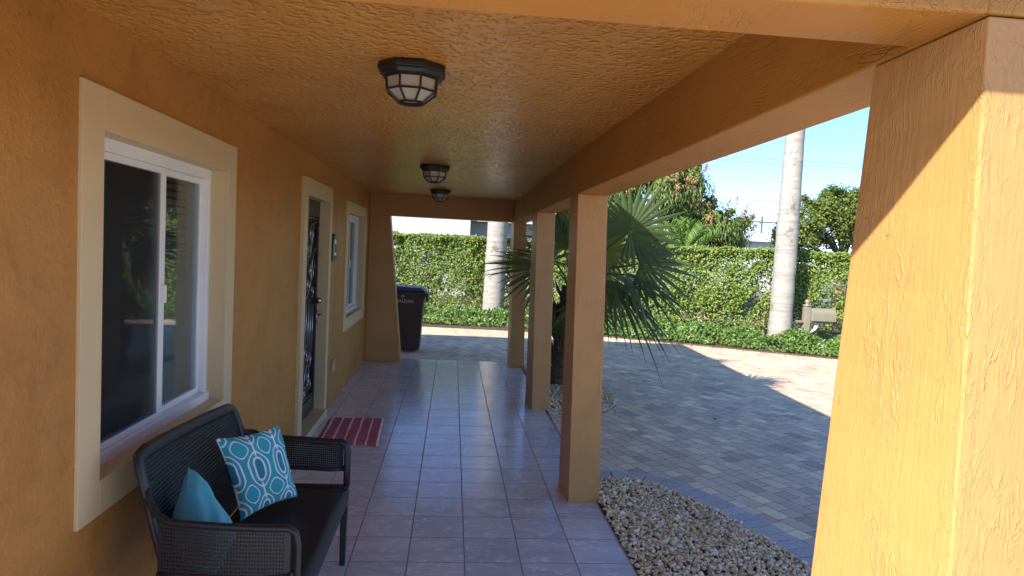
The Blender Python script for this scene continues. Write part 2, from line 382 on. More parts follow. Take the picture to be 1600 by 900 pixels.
def bumps(P, s):   # cheap smooth pseudo-noise for clumping, about -1..1
    x, y, z = P[:, 0]*s, P[:, 1]*s, P[:, 2]*s
    return (np.sin(x*1.7+1.3*np.sin(y*1.1+z))+np.sin(z*2.3+1.7*np.sin(x*1.9-y))+np.sin(y*2.1+x*.7+1.1*np.sin(z*1.3)))/3

# ------------------------------------------------------------------ ground
g = MB(); g.add([(-400, -400, -.06), (400, -400, -.06), (400, 600, -.06), (-400, 600, -.06)], [(0, 1, 2, 3)])
tag(g.obj('ground', 'asphalt'), 'flat open ground around the house', None, kind='structure')
DZ = -.015
edge = [(-9, 14.3), (-3, 14.15), (0, 13.95), (1.7, 13.8), (3.2, 13.45), (5.0, 12.6), (6.03, 12.04), (7.06, 11.5), (8.6, 10.7), (12, 9)]
g = MB(); pts = [(-9, 9.95, DZ), (-9, 9.95, DZ)]
poly = [(12, -12), (12, 9)]+[e for e in edge[::-1][1:]]+[(-9, 9.9), (1.08, 9.9), (1.08, -1), (-9, -1), (-9, -12)]
g.prism([(x, y, DZ) for x, y in poly], (0, 0, -.1))
o = g.obj('driveway', 'paver'); tag(o, 'mixed rose and tan brick pavers of the driveway', None, kind='structure')
g = MB(); g.box(-1.2, 1.056, 1.0, 9.9, -.12, 0)
o = g.obj('porch_floor', 'tile', bevel=.004); tag(o, 'glossy mauve square floor tiles of the porch', None, kind='structure')
bed = edge+[(14, 9), (14, 30), (-12, 30), (-12, 14.3)]
g = MB(); g.prism([(x, y, -.012+.02) for x, y in bed], (0, 0, -.04))
tag(g.obj('garden_soil', 'soil'), 'brown soil under the hedge and shrubs', None, kind='structure')

g = MB(); g.box(-4.5, 3.5, -5.0, .995, -.1, -.004)  # added out of view, kept pale to bounce sun under the porch
o = g.obj('bounce_walk', simple('pale_bounce', (.66, .60, .52), .8, var=.08, scale=3, bump=.3)); tag(o, 'unseen pale walk added before the porch to bounce sunlight in', None, kind='structure')
# curved gravel beds and their borders
def smooth_curve(P, n):
    P = [Vector((*p, 0)) for p in P]; out = []
    for i in range(len(P)-1):
        p0, p1, p2, p3 = P[max(i-1, 0)], P[i], P[i+1], P[min(i+2, len(P)-1)]
        for k in range(n):
            t = k/n; out.append(.5*((2*p1)+(p2-p0)*t+(2*p0-5*p1+4*p2-p3)*t*t+(3*p1-p0-3*p2+p3)*t**3))
    out.append(P[-1]); return out
def border(curve, side, wdt=.21):
    g = MB(); L = 0; cur = [curve[0]]
    # resample at paver pitch
    seg = []; acc = 0; pitch = .105
    res = [curve[0]]
    for a, b in zip(curve, curve[1:]):
        d = (b-a).length; t = 0
        while acc+(d-t) >= pitch:
            t += pitch-acc; acc = 0; res.append(a.lerp(b, t/d))
        acc += d-t
    for i in range(len(res)-1):
        a, b = res[i], res[i+1]; ta = (res[min(i+1, len(res)-1)]-res[max(i-1, 0)]).normalized(); tb = (res[min(i+2, len(res)-1)]-res[i]).normalized()
        na = Vector((ta.y, -ta.x, 0))*side; nb = Vector((tb.y, -tb.x, 0))*side; e = (b-a).normalized()*.0045
        z = .006+rnd.uniform(-.0015, .0015); q = [a+e, b-e, b-e+nb*wdt, a+e+na*wdt]
        bot = [(p.x, p.y, -.05) for p in q]; top = [(p.x, p.y, z) for p in q]
        g.hexa(bot, top)
    return g
c1 = smooth_curve([(1.07, 4.80), (1.25, 4.83), (1.55, 4.72), (1.80, 4.34), (1.95, 3.88), (2.06, 3.47), (2.2, 2.7), (2.22, 1.6), (2.0, .9)], 14)
c2 = smooth_curve([(1.07, 6.83), (1.45, 6.88), (1.72, 7.0), (1.92, 7.35), (2.0, 7.8), (2.0, 8.3), (1.85, 8.9), (1.5, 9.35), (1.07, 9.5)], 14)
o = border(c1, -1).obj('paver_border', 'rim', bevel=.004); tag(o, 'grey paver edging curving round the front gravel bed', None, kind='structure')
o = border(c2, -1).obj('paver_border', 'rim', bevel=.004); tag(o, 'grey paver edging curving round the gravel bed under the fan palm', None, kind='structure')
for cc in (c1, c2):
    g = MB(); pl = [(p.x, p.y, -.004) for p in cc]+[(1.06, cc[-1].y, -.004), (1.06, cc[0].y, -.004)]
    g.prism(pl, (0, 0, -.05)); o = g.obj('bed_soil', 'soil'); tag(o, 'dark soil under a gravel bed', None, kind='structure')

def ico():
    import bmesh
    bm = bmesh.new(); bmesh.ops.create_icosphere(bm, subdivisions=2, radius=1); V = np.array([v.co[:] for v in bm.verts]); Fc = np.array([[v.index for v in f.verts] for f in bm.faces]); bm.free(); return V, Fc
IV, IF = ico()
def inside(P, poly):
    r = np.zeros(len(P), bool); n = len(poly)
    for i in range(n):
        x1, y1 = poly[i]; x2, y2 = poly[(i+1) % n]
        c = ((y1 > P[:, 1]) != (y2 > P[:, 1])) & (P[:, 0] < (x2-x1)*(P[:, 1]-y1)/(y2-y1+1e-12)+x1); r ^= c
    return r
def pebbles(curve, ymin, n, label):
    poly = [(p.x, p.y) for p in curve]+[(1.062, curve[-1].y), (1.062, curve[0].y)]
    xs = [p[0] for p in poly]; ys = [p[1] for p in poly]
    P = np.stack([rng.uniform(min(xs), max(xs), n*3), rng.uniform(max(ymin, min(ys)), max(ys), n*3)], 1)
    P = P[inside(P, poly)][:n]; n = len(P)
    s = rng.uniform(.0055, .0125, n)*np.where(rng.random(n) < .06, 1.7, 1)
    z = rng.uniform(-.002, .026, n)+.012*np.clip(np.sin(P[:, 0]*5)*np.sin(P[:, 1]*4), -1, 1)
    A = rng.normal(size=(n, 3, 3)); Q, _ = np.linalg.qr(A)
    sc3 = np.stack([s*rng.uniform(1, 1.5, n), s, s*rng.uniform(.55, .9, n)], 1)
    noise = 1+.16*np.sin(IV[None, :, 0]*rng.uniform(2, 4, (n, 1))+IV[None, :, 1]*rng.uniform(2, 4, (n, 1))+rng.uniform(0, 6, (n, 1)))
    loc = IV[None]*sc3[:, None, :]*noise[..., None]; V = np.einsum('nij,nvj->nvi', Q, loc)
    V[..., 2] *= .8; V += np.stack([P[:, 0], P[:, 1], z], 1)[:, None, :]
    Fc = (IF[None]+np.arange(n)[:, None, None]*len(IV)).reshape(-1, 3)
    o = npmesh('gravel', V.reshape(-1, 3), Fc, 'pebble', smooth=True); tag(o, label, 'gravel', kind='stuff')
pebbles(c1, 2.6, 9500, 'tan and cream river pebbles filling the front bed beside the nearest slim column')
pebbles(c2, 6.6, 4200, 'tan and cream river pebbles around the foot of the fan palm')

# ------------------------------------------------------------------ the house
WX = -1.2; CZ = 2.384
house = root('house', (-2.5, 5.5, 0), 'ochre stucco house with a long tiled front porch and square columns', 'house')
W1 = (2.37, 3.64, .805, 2.035); W3 = (7.70, 9.07, .80, 2.03); DR = (5.47, 6.45, .03, 2.06)
g = MB(); TH = .14; x0, x1 = WX-TH, WX
def wb(y0, y1, z0, z1): g.box(x0, x1, y0, y1, z0, z1)
wb(.9, W1[0], -.1, 2.5); wb(W1[0], W1[1], -.1, W1[2]); wb(W1[0], W1[1], W1[3], 2.5)
wb(W1[1], DR[0], -.1, 2.5); wb(DR[0], DR[1], DR[3], 2.5); wb(DR[0], DR[1], -.1, DR[2]); wb(DR[1], W3[0], -.1, 2.5)
wb(W3[0], W3[1], -.1, W3[2]); wb(W3[0], W3[1], W3[3], 2.5); wb(W3[1], 9.9, -.1, 2.5)
g.box(-7, x0, .9, 1.05, -.1, 2.5); g.box(-7, x0, 9.75, 9.9, -.1, 2.5); g.box(-7, -6.85, 1.05, 9.75, -.1, 2.5)
g.obj('wall', 'wall', house)
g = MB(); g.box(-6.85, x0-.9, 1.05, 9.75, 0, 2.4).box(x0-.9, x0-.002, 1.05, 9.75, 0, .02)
g.obj('dark_room_fill', 'room', house)  # fill block behind the windows; the room's darkness is in its colour
g = MB(); g.add([(WX, 1.0, CZ), (WX, 9.9, CZ), (.95, 9.9, CZ), (.95, 1.0, CZ)], [(0, 1, 2, 3)])
ZL = 2.384
g = MB(); g.box(WX, .97, 1.12, 9.72, CZ, CZ+.02); g.obj('ceiling', 'ceil', house)
g = MB(); g.hexa([(-7.4, .585, 2.41), (1.12, .585, 2.41), (1.60, 10.15, 2.41), (-7.4, 10.15, 2.41)], [(-7.4, .585, 2.5), (1.12, .585, 2.5), (1.60, 10.15, 2.5), (-7.4, 10.15, 2.5)])
g.obj('roof', 'roof', house, bevel=.006)
# side beam: follows the column heads
B = [(1.033, .849, 2.112, .866), (1.33, .848, 2.107, .866), (2.36, .832, 2.095, .860), (4.36, .803, 2.081, .822), (6.93, .851, 2.097, .838), (9.45, .839, 2.093, .836), (9.9, .839, 2.09, .836)]
g = MB(); V = []
for y, xb, zb, xt in B: V += [(xb, y, zb), (xt, y, CZ+.018), (xb+.212, y, CZ+.018), (xb+.212, y, zb)]
n = len(B); Fc = [(i*4+k, i*4+(k+1) % 4, (i+1)*4+(k+1) % 4, (i+1)*4+k) for i in range(n-1) for k in range(4)]+[(0, 1, 2, 3), tuple((n-1)*4+k for k in (3, 2, 1, 0))]
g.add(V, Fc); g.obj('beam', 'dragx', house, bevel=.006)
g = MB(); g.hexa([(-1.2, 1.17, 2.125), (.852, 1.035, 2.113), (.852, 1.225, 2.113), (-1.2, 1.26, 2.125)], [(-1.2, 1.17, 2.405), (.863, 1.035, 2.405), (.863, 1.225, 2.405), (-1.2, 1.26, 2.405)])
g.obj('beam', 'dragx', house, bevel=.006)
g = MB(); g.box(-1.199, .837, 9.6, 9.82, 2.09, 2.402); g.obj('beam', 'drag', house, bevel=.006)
g = MB(); g.hexa([(-1.199, 9.6, 0), (-.69, 9.62, 0), (-.69, 9.84, 0), (-1.199, 9.82, 0)], [(-1.199, 9.6, 2.089), (-.912, 9.6, 2.089), (-.912, 9.82, 2.089), (-1.199, 9.82, 2.089)])
g.obj('pier', 'drag', house, bevel=.006)
def column(b, t, label=None):
    g = MB(); seg = 6
    seg = 14; ring = []; K = []
    bb = [Vector((x, y, -.02)) for x, y in b]; tt = [Vector(p) for p in t]
    for i in range(seg+1):
        r_ = [p.lerp(q, i/seg) for p, q in zip(bb, tt)]; ring += r_
    Fc = [(i*4+k, i*4+(k+1) % 4, (i+1)*4+(k+1) % 4, (i+1)*4+k) for i in range(seg) for k in range(4)]+[(3, 2, 1, 0), tuple(seg*4+k for k in range(4))]
    g.add(ring, Fc); o = g.obj('column', 'drag', house, bevel=.004)
    if label: o['label'] = label
    return o
column([(.892, 1.03), (1.17, 1.03), (1.14, 1.33), (.745, 1.33)], [(.850, 1.034, 2.109), (1.17, 1.034, 2.109), (1.14, 1.33, 2.105), (.849, 1.33, 2.105)], 'wide sunlit front column beside the camera')
column([(.853, 4.361), (1.066, 4.361), (1.066, 4.663), (.832, 4.663)], [(.803, 4.361, 2.081), (1.003, 4.361, 2.081), (1.003, 4.663, 2.079), (.806, 4.663, 2.079)])
column([(.906, 6.927), (1.095, 6.927), (1.095, 7.3), (.873, 7.3)], [(.851, 6.927, 2.097), (1.045, 6.927, 2.097), (1.045, 7.3, 2.095), (.852, 7.3, 2.095)])
column([(.889, 9.453), (1.092, 9.453), (1.092, 9.86), (.876, 9.86)], [(.839, 9.453, 2.093), (1.02, 9.453, 2.093), (1.02, 9.86, 2.09), (.839, 9.86, 2.09)])

def window(Y0, Y1, Z0, Z1, oy0, oy1, oz0, oz1, mull, dark_left=True):
    """trim stands 25 mm proud; vinyl frame recessed 75 mm"""
    xf = WX-.075
    fr = MB(); f = .045
    fr.box(xf-.05, xf, Y0, Y1, Z1-.06, Z1).box(xf-.05, xf+.012, Y0, Y1, Z0, Z0+.055)
    fr.box(xf-.05, xf, Y0, Y0+f, Z0+.055, Z1-.06).box(xf-.05, xf, Y1-f, Y1, Z0+.055, Z1-.06)
    fo = fr.obj('window', 'white', house, bevel=.003)
    t = MB(); xo = WX+.013
    t.box(WX-.074, xo, oy0, Y0, oz0, oz1).box(WX-.074, xo, Y1, oy1, oz0, oz1).box(WX-.074, xo, Y0, Y1, Z1, oz1).box(WX-.074, xo, Y0, Y1, oz0, Z0)
    # only the raised face stands outside the wall; reveal lines the opening
    t = MB(); t.box(WX-.001, xo, oy0, Y0+.012, oz0, oz1).box(WX-.001, xo, Y1-.012, oy1, oz0, oz1).box(WX-.001, xo, Y0+.012, Y1-.012, Z1-.012, oz1).box(WX-.001, xo, Y0+.012, Y1-.012, oz0, Z0+.012)
    t.box(WX-.075, WX-.001, Y0, Y0+.012, Z0, Z1).box(WX-.075, WX-.001, Y1-.012, Y1, Z0, Z1).box(WX-.075, WX-.001, Y0+.012, Y1-.012, Z1-.012, Z1).box(WX-.075, WX-.001, Y0+.012, Y1-.012, Z0, Z0+.012)
    t.obj('trim', 'trim', fo, bevel=.0015)
    a0, a1, b0, b1 = Y0+f, Y1-f, Z0+.055, Z1-.06
    for (u0, u1, dx, sw) in ((a0, mull+.03, .0, .062), (mull-.03, a1, -.022, .03)):
        s = MB(); w_ = .03; wr = sw; X0, X1 = xf-.028+dx, xf-.006+dx
        s.box(X0, X1, u0+.001, u0+w_, b0+.001, b1-.001).box(X0, X1, u1-wr, u1-.001, b0+.001, b1-.001).box(X0, X1, u0+w_, u1-wr, b0+.001, b0+w_).box(X0, X1, u0+w_, u1-wr, b1-w_, b1-.001)
        s.obj('sash', 'white', fo, bevel=.003)
        p = MB(); p.box(X0+.008, X0+.012, u0+w_-.003, u1-wr+.003, b0+w_-.003, b1-w_+.003); p.obj('pane', 'glass', fo)
    g_ = MB(); zm = (b0+b1)/2; g_.box(xf-.006, xf+.012, mull-.012, mull+.012, zm-.04, zm+.04); g_.obj('latch', 'white', fo, bevel=.003)
    if dark_left:
        p = MB(); p.box(xf-.004, xf-.0035, a0+.03, mull-.035, b0+.03, b1-.03); p.obj('insect_screen', 'screen', fo)
    bl = MB(); z = b0+.02
    while z < b1:
        bl.add([(xf-.085, mull+.03, z), (xf-.052, mull+.03, z-.030), (xf-.052, a1-.09, z-.030), (xf-.085, a1-.09, z)], [(0, 1, 2, 3)]); z += .036
    bl.obj('blind', 'blind', fo)
    cu = MB(); N = 26; V = []
    for i in range(N):
        yy = a1-.085+.10*i/(N-1); xx = xf-.075+.3*.014*math.sin(i*1.3); V += [(xx, yy, b0-.03), (xx, yy, b1+.02)]
    cu.add(V, [(2*i, 2*i+1, 2*i+3, 2*i+2) for i in range(N-1)]); cu.obj('curtain', 'blind', fo)
    return fo
window(*W1, 2.247, 3.755, .695, 2.166, 3.07)['label'] = 'large white sliding window behind the bench'
window(*W3, 7.53, 9.2, .67, 2.147, 8.4)['label'] = 'far narrow-looking white window near the end of the porch'

# front door with wrought iron grille
dy0, dy1, dz0, dz1 = DR
g = MB(); xd = WX-.085
g.box(xd-.04, xd-.012, dy0+.002, dy1-.002, dz0, dz1); door = g.obj('door', 'black', house)
door['label'] = 'front door behind a wrought iron security grille'
g = MB(); xo = WX+.03
g.box(WX-.001, xo, dy0-.12, dy0+.012, .0, 2.185).box(WX-.001, xo, dy1-.012, dy1+.10, 0, 2.185).box(WX-.001, xo, dy0+.012, dy1-.012, dz1-.012, 2.185)
g.box(WX-.12, WX-.001, dy0, dy0+.012, dz0, dz1).box(WX-.12, WX-.001, dy1-.012, dy1, dz0, dz1).box(WX-.12, WX-.001, dy0+.012, dy1-.012, dz1-.012, dz1)
g.box(WX-.10, WX+.06, dy0+.012, dy1-.012, 0, .075)
g.obj('trim', 'trim', door, bevel=.002)
g = MB(); fx0, fx1 = xd-.01, xd+.018
g.box(fx0, fx1, dy0+.013, dy0+.055, .08, dz1-.013).box(fx0, fx1, dy1-.055, dy1-.013, .08, dz1-.013).box(fx0, fx1, dy0+.055, dy1-.055, .08, .22).box(fx0, fx1, dy0+.055, dy1-.055, 1.90, dz1-.013)
g.obj('frame', 'darkframe', door, bevel=.003)
g = MB(); xg = xd+.004; ya, yb = dy0+.06, dy1-.06; ym = (ya+yb)/2; hw = (yb-ya)/2
def P3(y, z): return (xg, y, z)
def spiral(cy, cz, r0, turns, a0, sgn, n=28, rr=.0065):
    g.tube([P3(cy+sgn*(r0*(1-.85*i/n))*math.cos(a0+turns*2*math.pi*i/n), cz+(r0*(1-.85*i/n))*math.sin(a0+turns*2*math.pi*i/n)) for i in range(n+1)], rr, 6)
def bez(*P):
    n = 18; g.tube([P3(*[((1-t)**3*P[0][k]+3*(1-t)**2*t*P[1][k]+3*(1-t)*t*t*P[2][k]+t**3*P[3][k]) for k in (0, 1)]) for t in [i/n for i in range(n+1)]], .0065, 6)
for s in (-1, 1):
    bez((ym+s*hw, 1.86), (ym+s*.05, 1.85), (ym+s*.38, 1.55), (ym, 1.48)); bez((ym+s*hw, 1.62), (ym+s*.1, 1.55), (ym+s*.4, 1.25), (ym, 1.16))
    spiral(ym+s*.22, 1.74, .11, 1.5, .5, s); spiral(ym+s*.12, 1.60, .08, 1.4, 2.5, s); spiral(ym+s*.26, 1.40, .12, 1.6, .2, s); spiral(ym+s*.13, 1.28, .07, 1.4, 2, s)
    spiral(ym+s*.30, 1.22, .06, 1.3, 4, s)
    spiral(ym+s*.11, .66, .08, 1.4, 1, s); spiral(ym+s*.27, .60, .09, 1.5, 3, s); spiral(ym+s*.16, .46, .11, 1.4, 5, s); spiral(ym+s*.30, .36, .08, 1.3, 2, s); spiral(ym+s*.10, .30, .07, 1.4, 0, s)
    for k in (.075, .17, .26, .35): g.tube([P3(ym+s*k, .62+.04*math.sin(k*20)), P3(ym+s*k, 1.2-.3*k)], .007, 6)
for cy, cz, r in ((ym, .50, .09), (ym, .33, .06), (ym, 1.66, .06)):
    g.tube([P3(cy+r*math.cos(a*math.pi/10), cz+r*1.4*math.sin(a*math.pi/10)) for a in range(21)], .0065, 6)
g.tube([P3(ya, 1.885), P3(yb, 1.885)], .008, 6).tube([P3(ya, .235), P3(yb, .235)], .008, 6)
g.obj('grille', 'iron', door, smooth=True)
g = MB(); g.box(xd+.018, xd+.026, dy1-.052, dy1-.018, .90, 1.03).tube([(xd+.02, dy1-.035, .985), (xd+.07, dy1-.035, .985), (xd+.075, dy1-.15, .985)], .009, 8)
g.obj('handle', 'nickel', door, smooth=True)
g = MB(); g.tube([(xd+.015, dy1-.035, 1.12), (xd+.06, dy1-.035, 1.12)], .027, 14); g.obj('lock', 'nickel', door, smooth=True)

# ------------------------------------------------------------------ ceiling lanterns
def lantern():
    t = root('ceiling_light', (0, 0, 0), 'x', 'ceiling light', 'octagonal black lanterns along the porch ceiling')
    ro = math.pi/8
    g = MB(); g.lathe([(.128, 0), (.138, -.012), (.138, -.028), (.126, -.034), (.122, -.046), (.110, -.050)], 8, rot=ro); g.obj('base', 'black', t, bevel=.002)
    g = MB(); g.lathe([(.098, -.050), (.094, -.098), (.044, -.138), (.001, -.140)], 8, rot=ro, cap=False); g.obj('glass', 'frost', t)
    g = MB(); rr = .0042
    for k in range(8):
        a = ro+k*math.pi/4; a2 = a+math.pi/4; p = lambda r, z, a=a: (r*math.cos(a), r*math.sin(a), z)
        g.tube([p(.104, -.046), p(.100, -.100), p(.05, -.142)], rr, 6)
        q = lambda r, z: (r*math.cos(a2), r*math.sin(a2), z)
        for r, z in ((.100, -.100), (.05, -.142), (.105, -.052)): g.tube([p(r, z), q(r, z)], rr, 6)
    g.tube([(-.05, 0, -.143), (.05, 0, -.143)], rr, 6); g.obj('cage', 'black', t)
    return t
def dup(r):
    c = r.copy(); col.objects.link(c)
    for ch in r.children:
        d = ch.copy(); col.objects.link(d); d.parent = c
    return c
L0 = lantern()
LL = [((-.19, 2.66), 'nearest and largest-looking black lantern on the porch ceiling'), ((-.19, 5.86), 'middle black lantern of the three on the porch ceiling'), ((-.192, 8.32), 'farthest small-looking black lantern before the end beam')]
for i, ((x, y), lb) in enumerate(LL):
    o = L0 if i == 0 else dup(L0); o.location = (x, y, CZ-.001); o['label'] = lb

# ------------------------------------------------------------------ things on the wall
t = root('wall_plaque', (WX, 6.78, 1.6), 'small black arched plaque with a white inset on the wall beside the door', 'wall plaque')
def arch(y0, y1, z0, z1, x, n=8):
    ymid = (y0+y1)/2; h = (y1-y0)/2*1.25
    pts = [(x, y0, z0), (x, y1, z0), (x, y1, z1-h)]
    pts += [(x, ymid+(y1-ymid)*math.cos(a), z1-h+h*math.sin(a)**.8) for a in [math.pi*i/(2*n) for i in range(1, n)]]+[(x, ymid, z1)]
    pts += [(x, 2*ymid-p[1], p[2]) for p in pts[3:-1][::-1]]+[(x, y0, z1-h)]
    return pts
g = MB(); g.prism(arch(6.62, 6.86, 1.49, 1.76, WX+.001), (.03, 0, 0)); g.obj('frame', 'black', t, bevel=.004)
g = MB(); g.prism(arch(6.675, 6.79, 1.545, 1.71, WX+.031), (.005, 0, 0)); g.obj('inset', 'white', t)
g = MB(); g.box(WX+.036, WX+.041, 6.69, 6.785, 1.575, 1.66); g.obj('panel', 'darkframe', t)
g = MB(); g.box(WX, WX+.022, 6.90, 7.03, .34, .46); o = g.obj('outlet_cover', 'beige', bevel=.006); tag(o, 'small beige weatherproof outlet cover low on the wall past the door', 'outlet cover')

# ------------------------------------------------------------------ door mat
g = MB(); nx, ny = 26, 34; V = []; UV = []
cs = [(-1.075, 5.60), (-.545, 5.52), (-.585, 6.385), (-1.10, 6.36)]
for j in range(ny+1):
    for i in range(nx+1):
        u, v = i/nx, j/ny
        x = (1-v)*((1-u)*cs[0][0]+u*cs[1][0])+v*((1-u)*cs[3][0]+u*cs[2][0]); y = (1-v)*((1-u)*cs[0][1]+u*cs[1][1])+v*((1-u)*cs[3][1]+u*cs[2][1])
        e = min(i, nx-i, j, ny-j); z = .003+(.017 if e > 0 else 0)+rnd.uniform(-.002, .002)+.003*math.sin(x*30)*math.sin(y*9)
        if e == 0: x += rnd.uniform(-.004, .004); y += rnd.uniform(-.004, .004)
        V.append((x, y, z)); UV.append((u, v))
g.add(V, [(j*(nx+1)+i, j*(nx+1)+i+1, (j+1)*(nx+1)+i+1, (j+1)*(nx+1)+i) for j in range(ny) for i in range(nx)])
o = g.obj('door_mat', 'rug', smooth=True, uv=UV); tag(o, 'shaggy red doormat with white stripes in front of the door', 'door mat')

# ------------------------------------------------------------------ bench
bench = root('bench', (-.8, 2.88, 0), 'charcoal perforated resin loveseat bench under the window', 'bench')
YN, YF = 2.325, 3.45
def panel(name, fn, nu, nv, mat, keep=lambda u, v: True, hole=.34, thick=.006):
    """sheet with a real hole in every cell"""
    g = MB(); V = []; Fc = []
    for j in range(nv+1):
        for i in range(nu+1): V.append(fn(i/nu, j/nv))
    for j in range(nv):
        for i in range(nu):
            a, b, c, d = j*(nu+1)+i, j*(nu+1)+i+1, (j+1)*(nu+1)+i+1, (j+1)*(nu+1)+i
            if not keep((i+.5)/nu, (j+.5)/nv): Fc.append((a, b, c, d)); continue
            cen = sum((Vector(V[k]) for k in (a, b, c, d)), Vector())/4; k0 = len(V)
            for k in (a, b, c, d): V.append(tuple(Vector(V[k]).lerp(cen, hole*1.25)))
            for q in range(4): Fc.append(((a, b, c, d)[q], (a, b, c, d)[(q+1) % 4], k0+(q+1) % 4, k0+q))
    g.add(V, Fc); o = g.obj(name, mat, bench)
    s = o.modifiers.new('thick', 'SOLIDIFY'); s.thickness = thick; s.offset = 0
    return o
def rbar(g, pts, w_, h_):   # rounded flat bar
    g.tube(pts, w_, 10, h_/w_)
XB, XF = -.945, -.51   # back line and front line
# seat: gently dished
g = MB(); V = []; nx, ny = 10, 20
def seatz(u, v): return .425-.018*math.sin(math.pi*u)**1*math.sin(math.pi*v)**.5-(.02*max(0, (u-.85)/.15)**2)+.0*u
for j in range(ny+1):
    for i in range(nx+1):
        u, v = i/nx, j/ny; V.append((XB+.0+(XF+.035-XB)*u, YN+.012+(YF-YN-.024)*v, seatz(u, max(0, min(1, v)))))
g.add(V, [(j*(nx+1)+i, j*(nx+1)+i+1, (j+1)*(nx+1)+i+1, (j+1)*(nx+1)+i) for j in range(ny) for i in range(nx)])
o = g.obj('seat', 'resin', bench, smooth=True); s = o.modifiers.new('thick', 'SOLIDIFY'); s.thickness = .02; s.offset = -1
# front rail
g = MB(); g.box(XF-.005, XF+.030, YN+.02, YF-.02, .345, .403); g.obj('front_rail', 'resin', bench, bevel=.01)
# backrest
def backp(u, v):
    y = YN+.045+(YF-YN-.085)*u; y += .012*v*(1-u)
    x = XB-.005-.125*v+.014*(2*u-1)**4*(1-v*.3); z = .43+.44*v+.006*math.sin(math.pi*u)*v-.075*(u-.5)*v
    return (x, y, z)
panel('backrest', backp, 100, 76, 'rib', keep=lambda u, v: (int(v*76) % 2 == 0) and .03 < u < .97 and .03 < v < .96, hole=.55, thick=.005)
g = MB(); pts = [backp(0, v/10) for v in range(1, 10)]+[Vector(backp(0, 1))+Vector((0, .012, -.012))]+[backp(u/16, 1) for u in range(1, 16)]+[Vector(backp(1, 1))+Vector((0, -.012, -.012))]+[backp(1, 1-v/10) for v in range(1, 10)]
rbar(g, pts, .027, .015); g.obj('back_frame', 'resin', bench, smooth=True)
for yy, s in ((YN, -1), (YF, 1)):
    def armp(u, v, yy=yy, s=s):
        return (XB-.02+(XF-XB+.01)*u, yy+s*.012*math.sin(math.pi*u)+s*.0, .515+.145*v-.012*u+.01*(1-u)*v+(.03*v if s < 0 else 0))
    o = panel('armrest', armp, 44, 13, 'resin', keep=lambda u, v: .03 < u < .96 and .04 < v < .95, hole=.43, thick=.006)
    g = MB()
    hh = .025 if s < 0 else 0; top = [backp((s+1)/2, .80), Vector(backp((s+1)/2, .68))+Vector((.006, s*.008, 0)), Vector((XB-.03, yy-s*.008, .695+hh)), Vector((XB+.01, yy, .675+hh))]+[armp(u/8, 1) for u in range(1, 8)]+[(XF-.02, yy, .655+hh), (XF+.004, yy, .64+hh), (XF+.012, yy, .61+hh*.5), (XF+.012, yy, .50), (XF+.012, yy, .42)]
    rbar(g, top, .021, .013)
    g.tube([(XF+.0, yy, .512)]+[armp(1-u/6, 0) for u in range(1, 7)], .011, 8)
    g.tube([(XF+.012, yy, .41), (XB-.02, yy, .41)], .022, 8)
    for xx in (XF-.014,): g.tube([(XF+.006, yy, .52), (XF-.012, yy, .512)], .014, 8)
    g.obj('arm_frame', 'resin', bench, smooth=True)
    for xx, lean in ((XF+.004, 0), (XB-.03, -.05)):
        g = MB(); a = .019; b = .014
        g.hexa([(xx-b+lean, yy-b, .0), (xx+b+lean, yy-b, 0), (xx+b+lean, yy+b, 0), (xx-b+lean, yy+b, 0)], [(xx-a, yy-a, .42), (xx+a, yy-a, .42), (xx+a, yy+a, .42), (xx-a, yy+a, .42)])
        g.obj('leg', 'resin', bench, bevel=.005)

def pillow(name, c, thick, mat, label, bias=.5):
    c = [Vector(p) for p in c]; N = ((c[1]-c[0]).cross(c[3]-c[0])).normalized(); n = 26; g = MB(); V = []; UV = []; Fc = []
    def pt(u, v, s):
        a, b = 2*u-1, 2*v-1; pu = u-a*.09*(1-b*b)*abs(a)**1.5*.5; pv = v-b*.09*(1-a*a)*abs(b)**1.5*.5
        p = c[0]*(1-pu)*(1-pv)+c[1]*pu*(1-pv)+c[2]*pu*pv+c[3]*(1-pu)*pv
        h = ((1-a*a)*(1-b*b))**.38*(1+.10*math.sin(5*a+3*b+s)+.06*math.sin(9*b-4*a))
        return p+N*s*thick*.5*h
    for s in (1, -1):
        k0 = len(V)
        for j in range(n+1):
            for i in range(n+1): V.append(pt(i/n, j/n, s)); UV.append((i/n, j/n))
        Fc += [(k0+j*(n+1)+i, k0+j*(n+1)+i+1, k0+(j+1)*(n+1)+i+1, k0+(j+1)*(n+1)+i) for j in range(n) for i in range(n)]
    g.add(V, Fc); o = g.obj(name, mat, smooth=True, uv=UV)
    tag(o, label, 'cushion'); return o
pillow('cushion', [(-.878, 2.955, .437), (-.69, 3.21, .455), (-.79, 3.215, .80), (-.985, 2.92, .815)], .12, 'pattern', 'square teal cushion with white trellis pattern on the bench')
pillow('cushion', [(-.83, 2.44, .425), (-.80, 2.60, .52), (-.965, 2.575, .81), (-.945, 2.42, .60)], .21, 'teal', 'plain aqua cushion in the near corner of the bench')

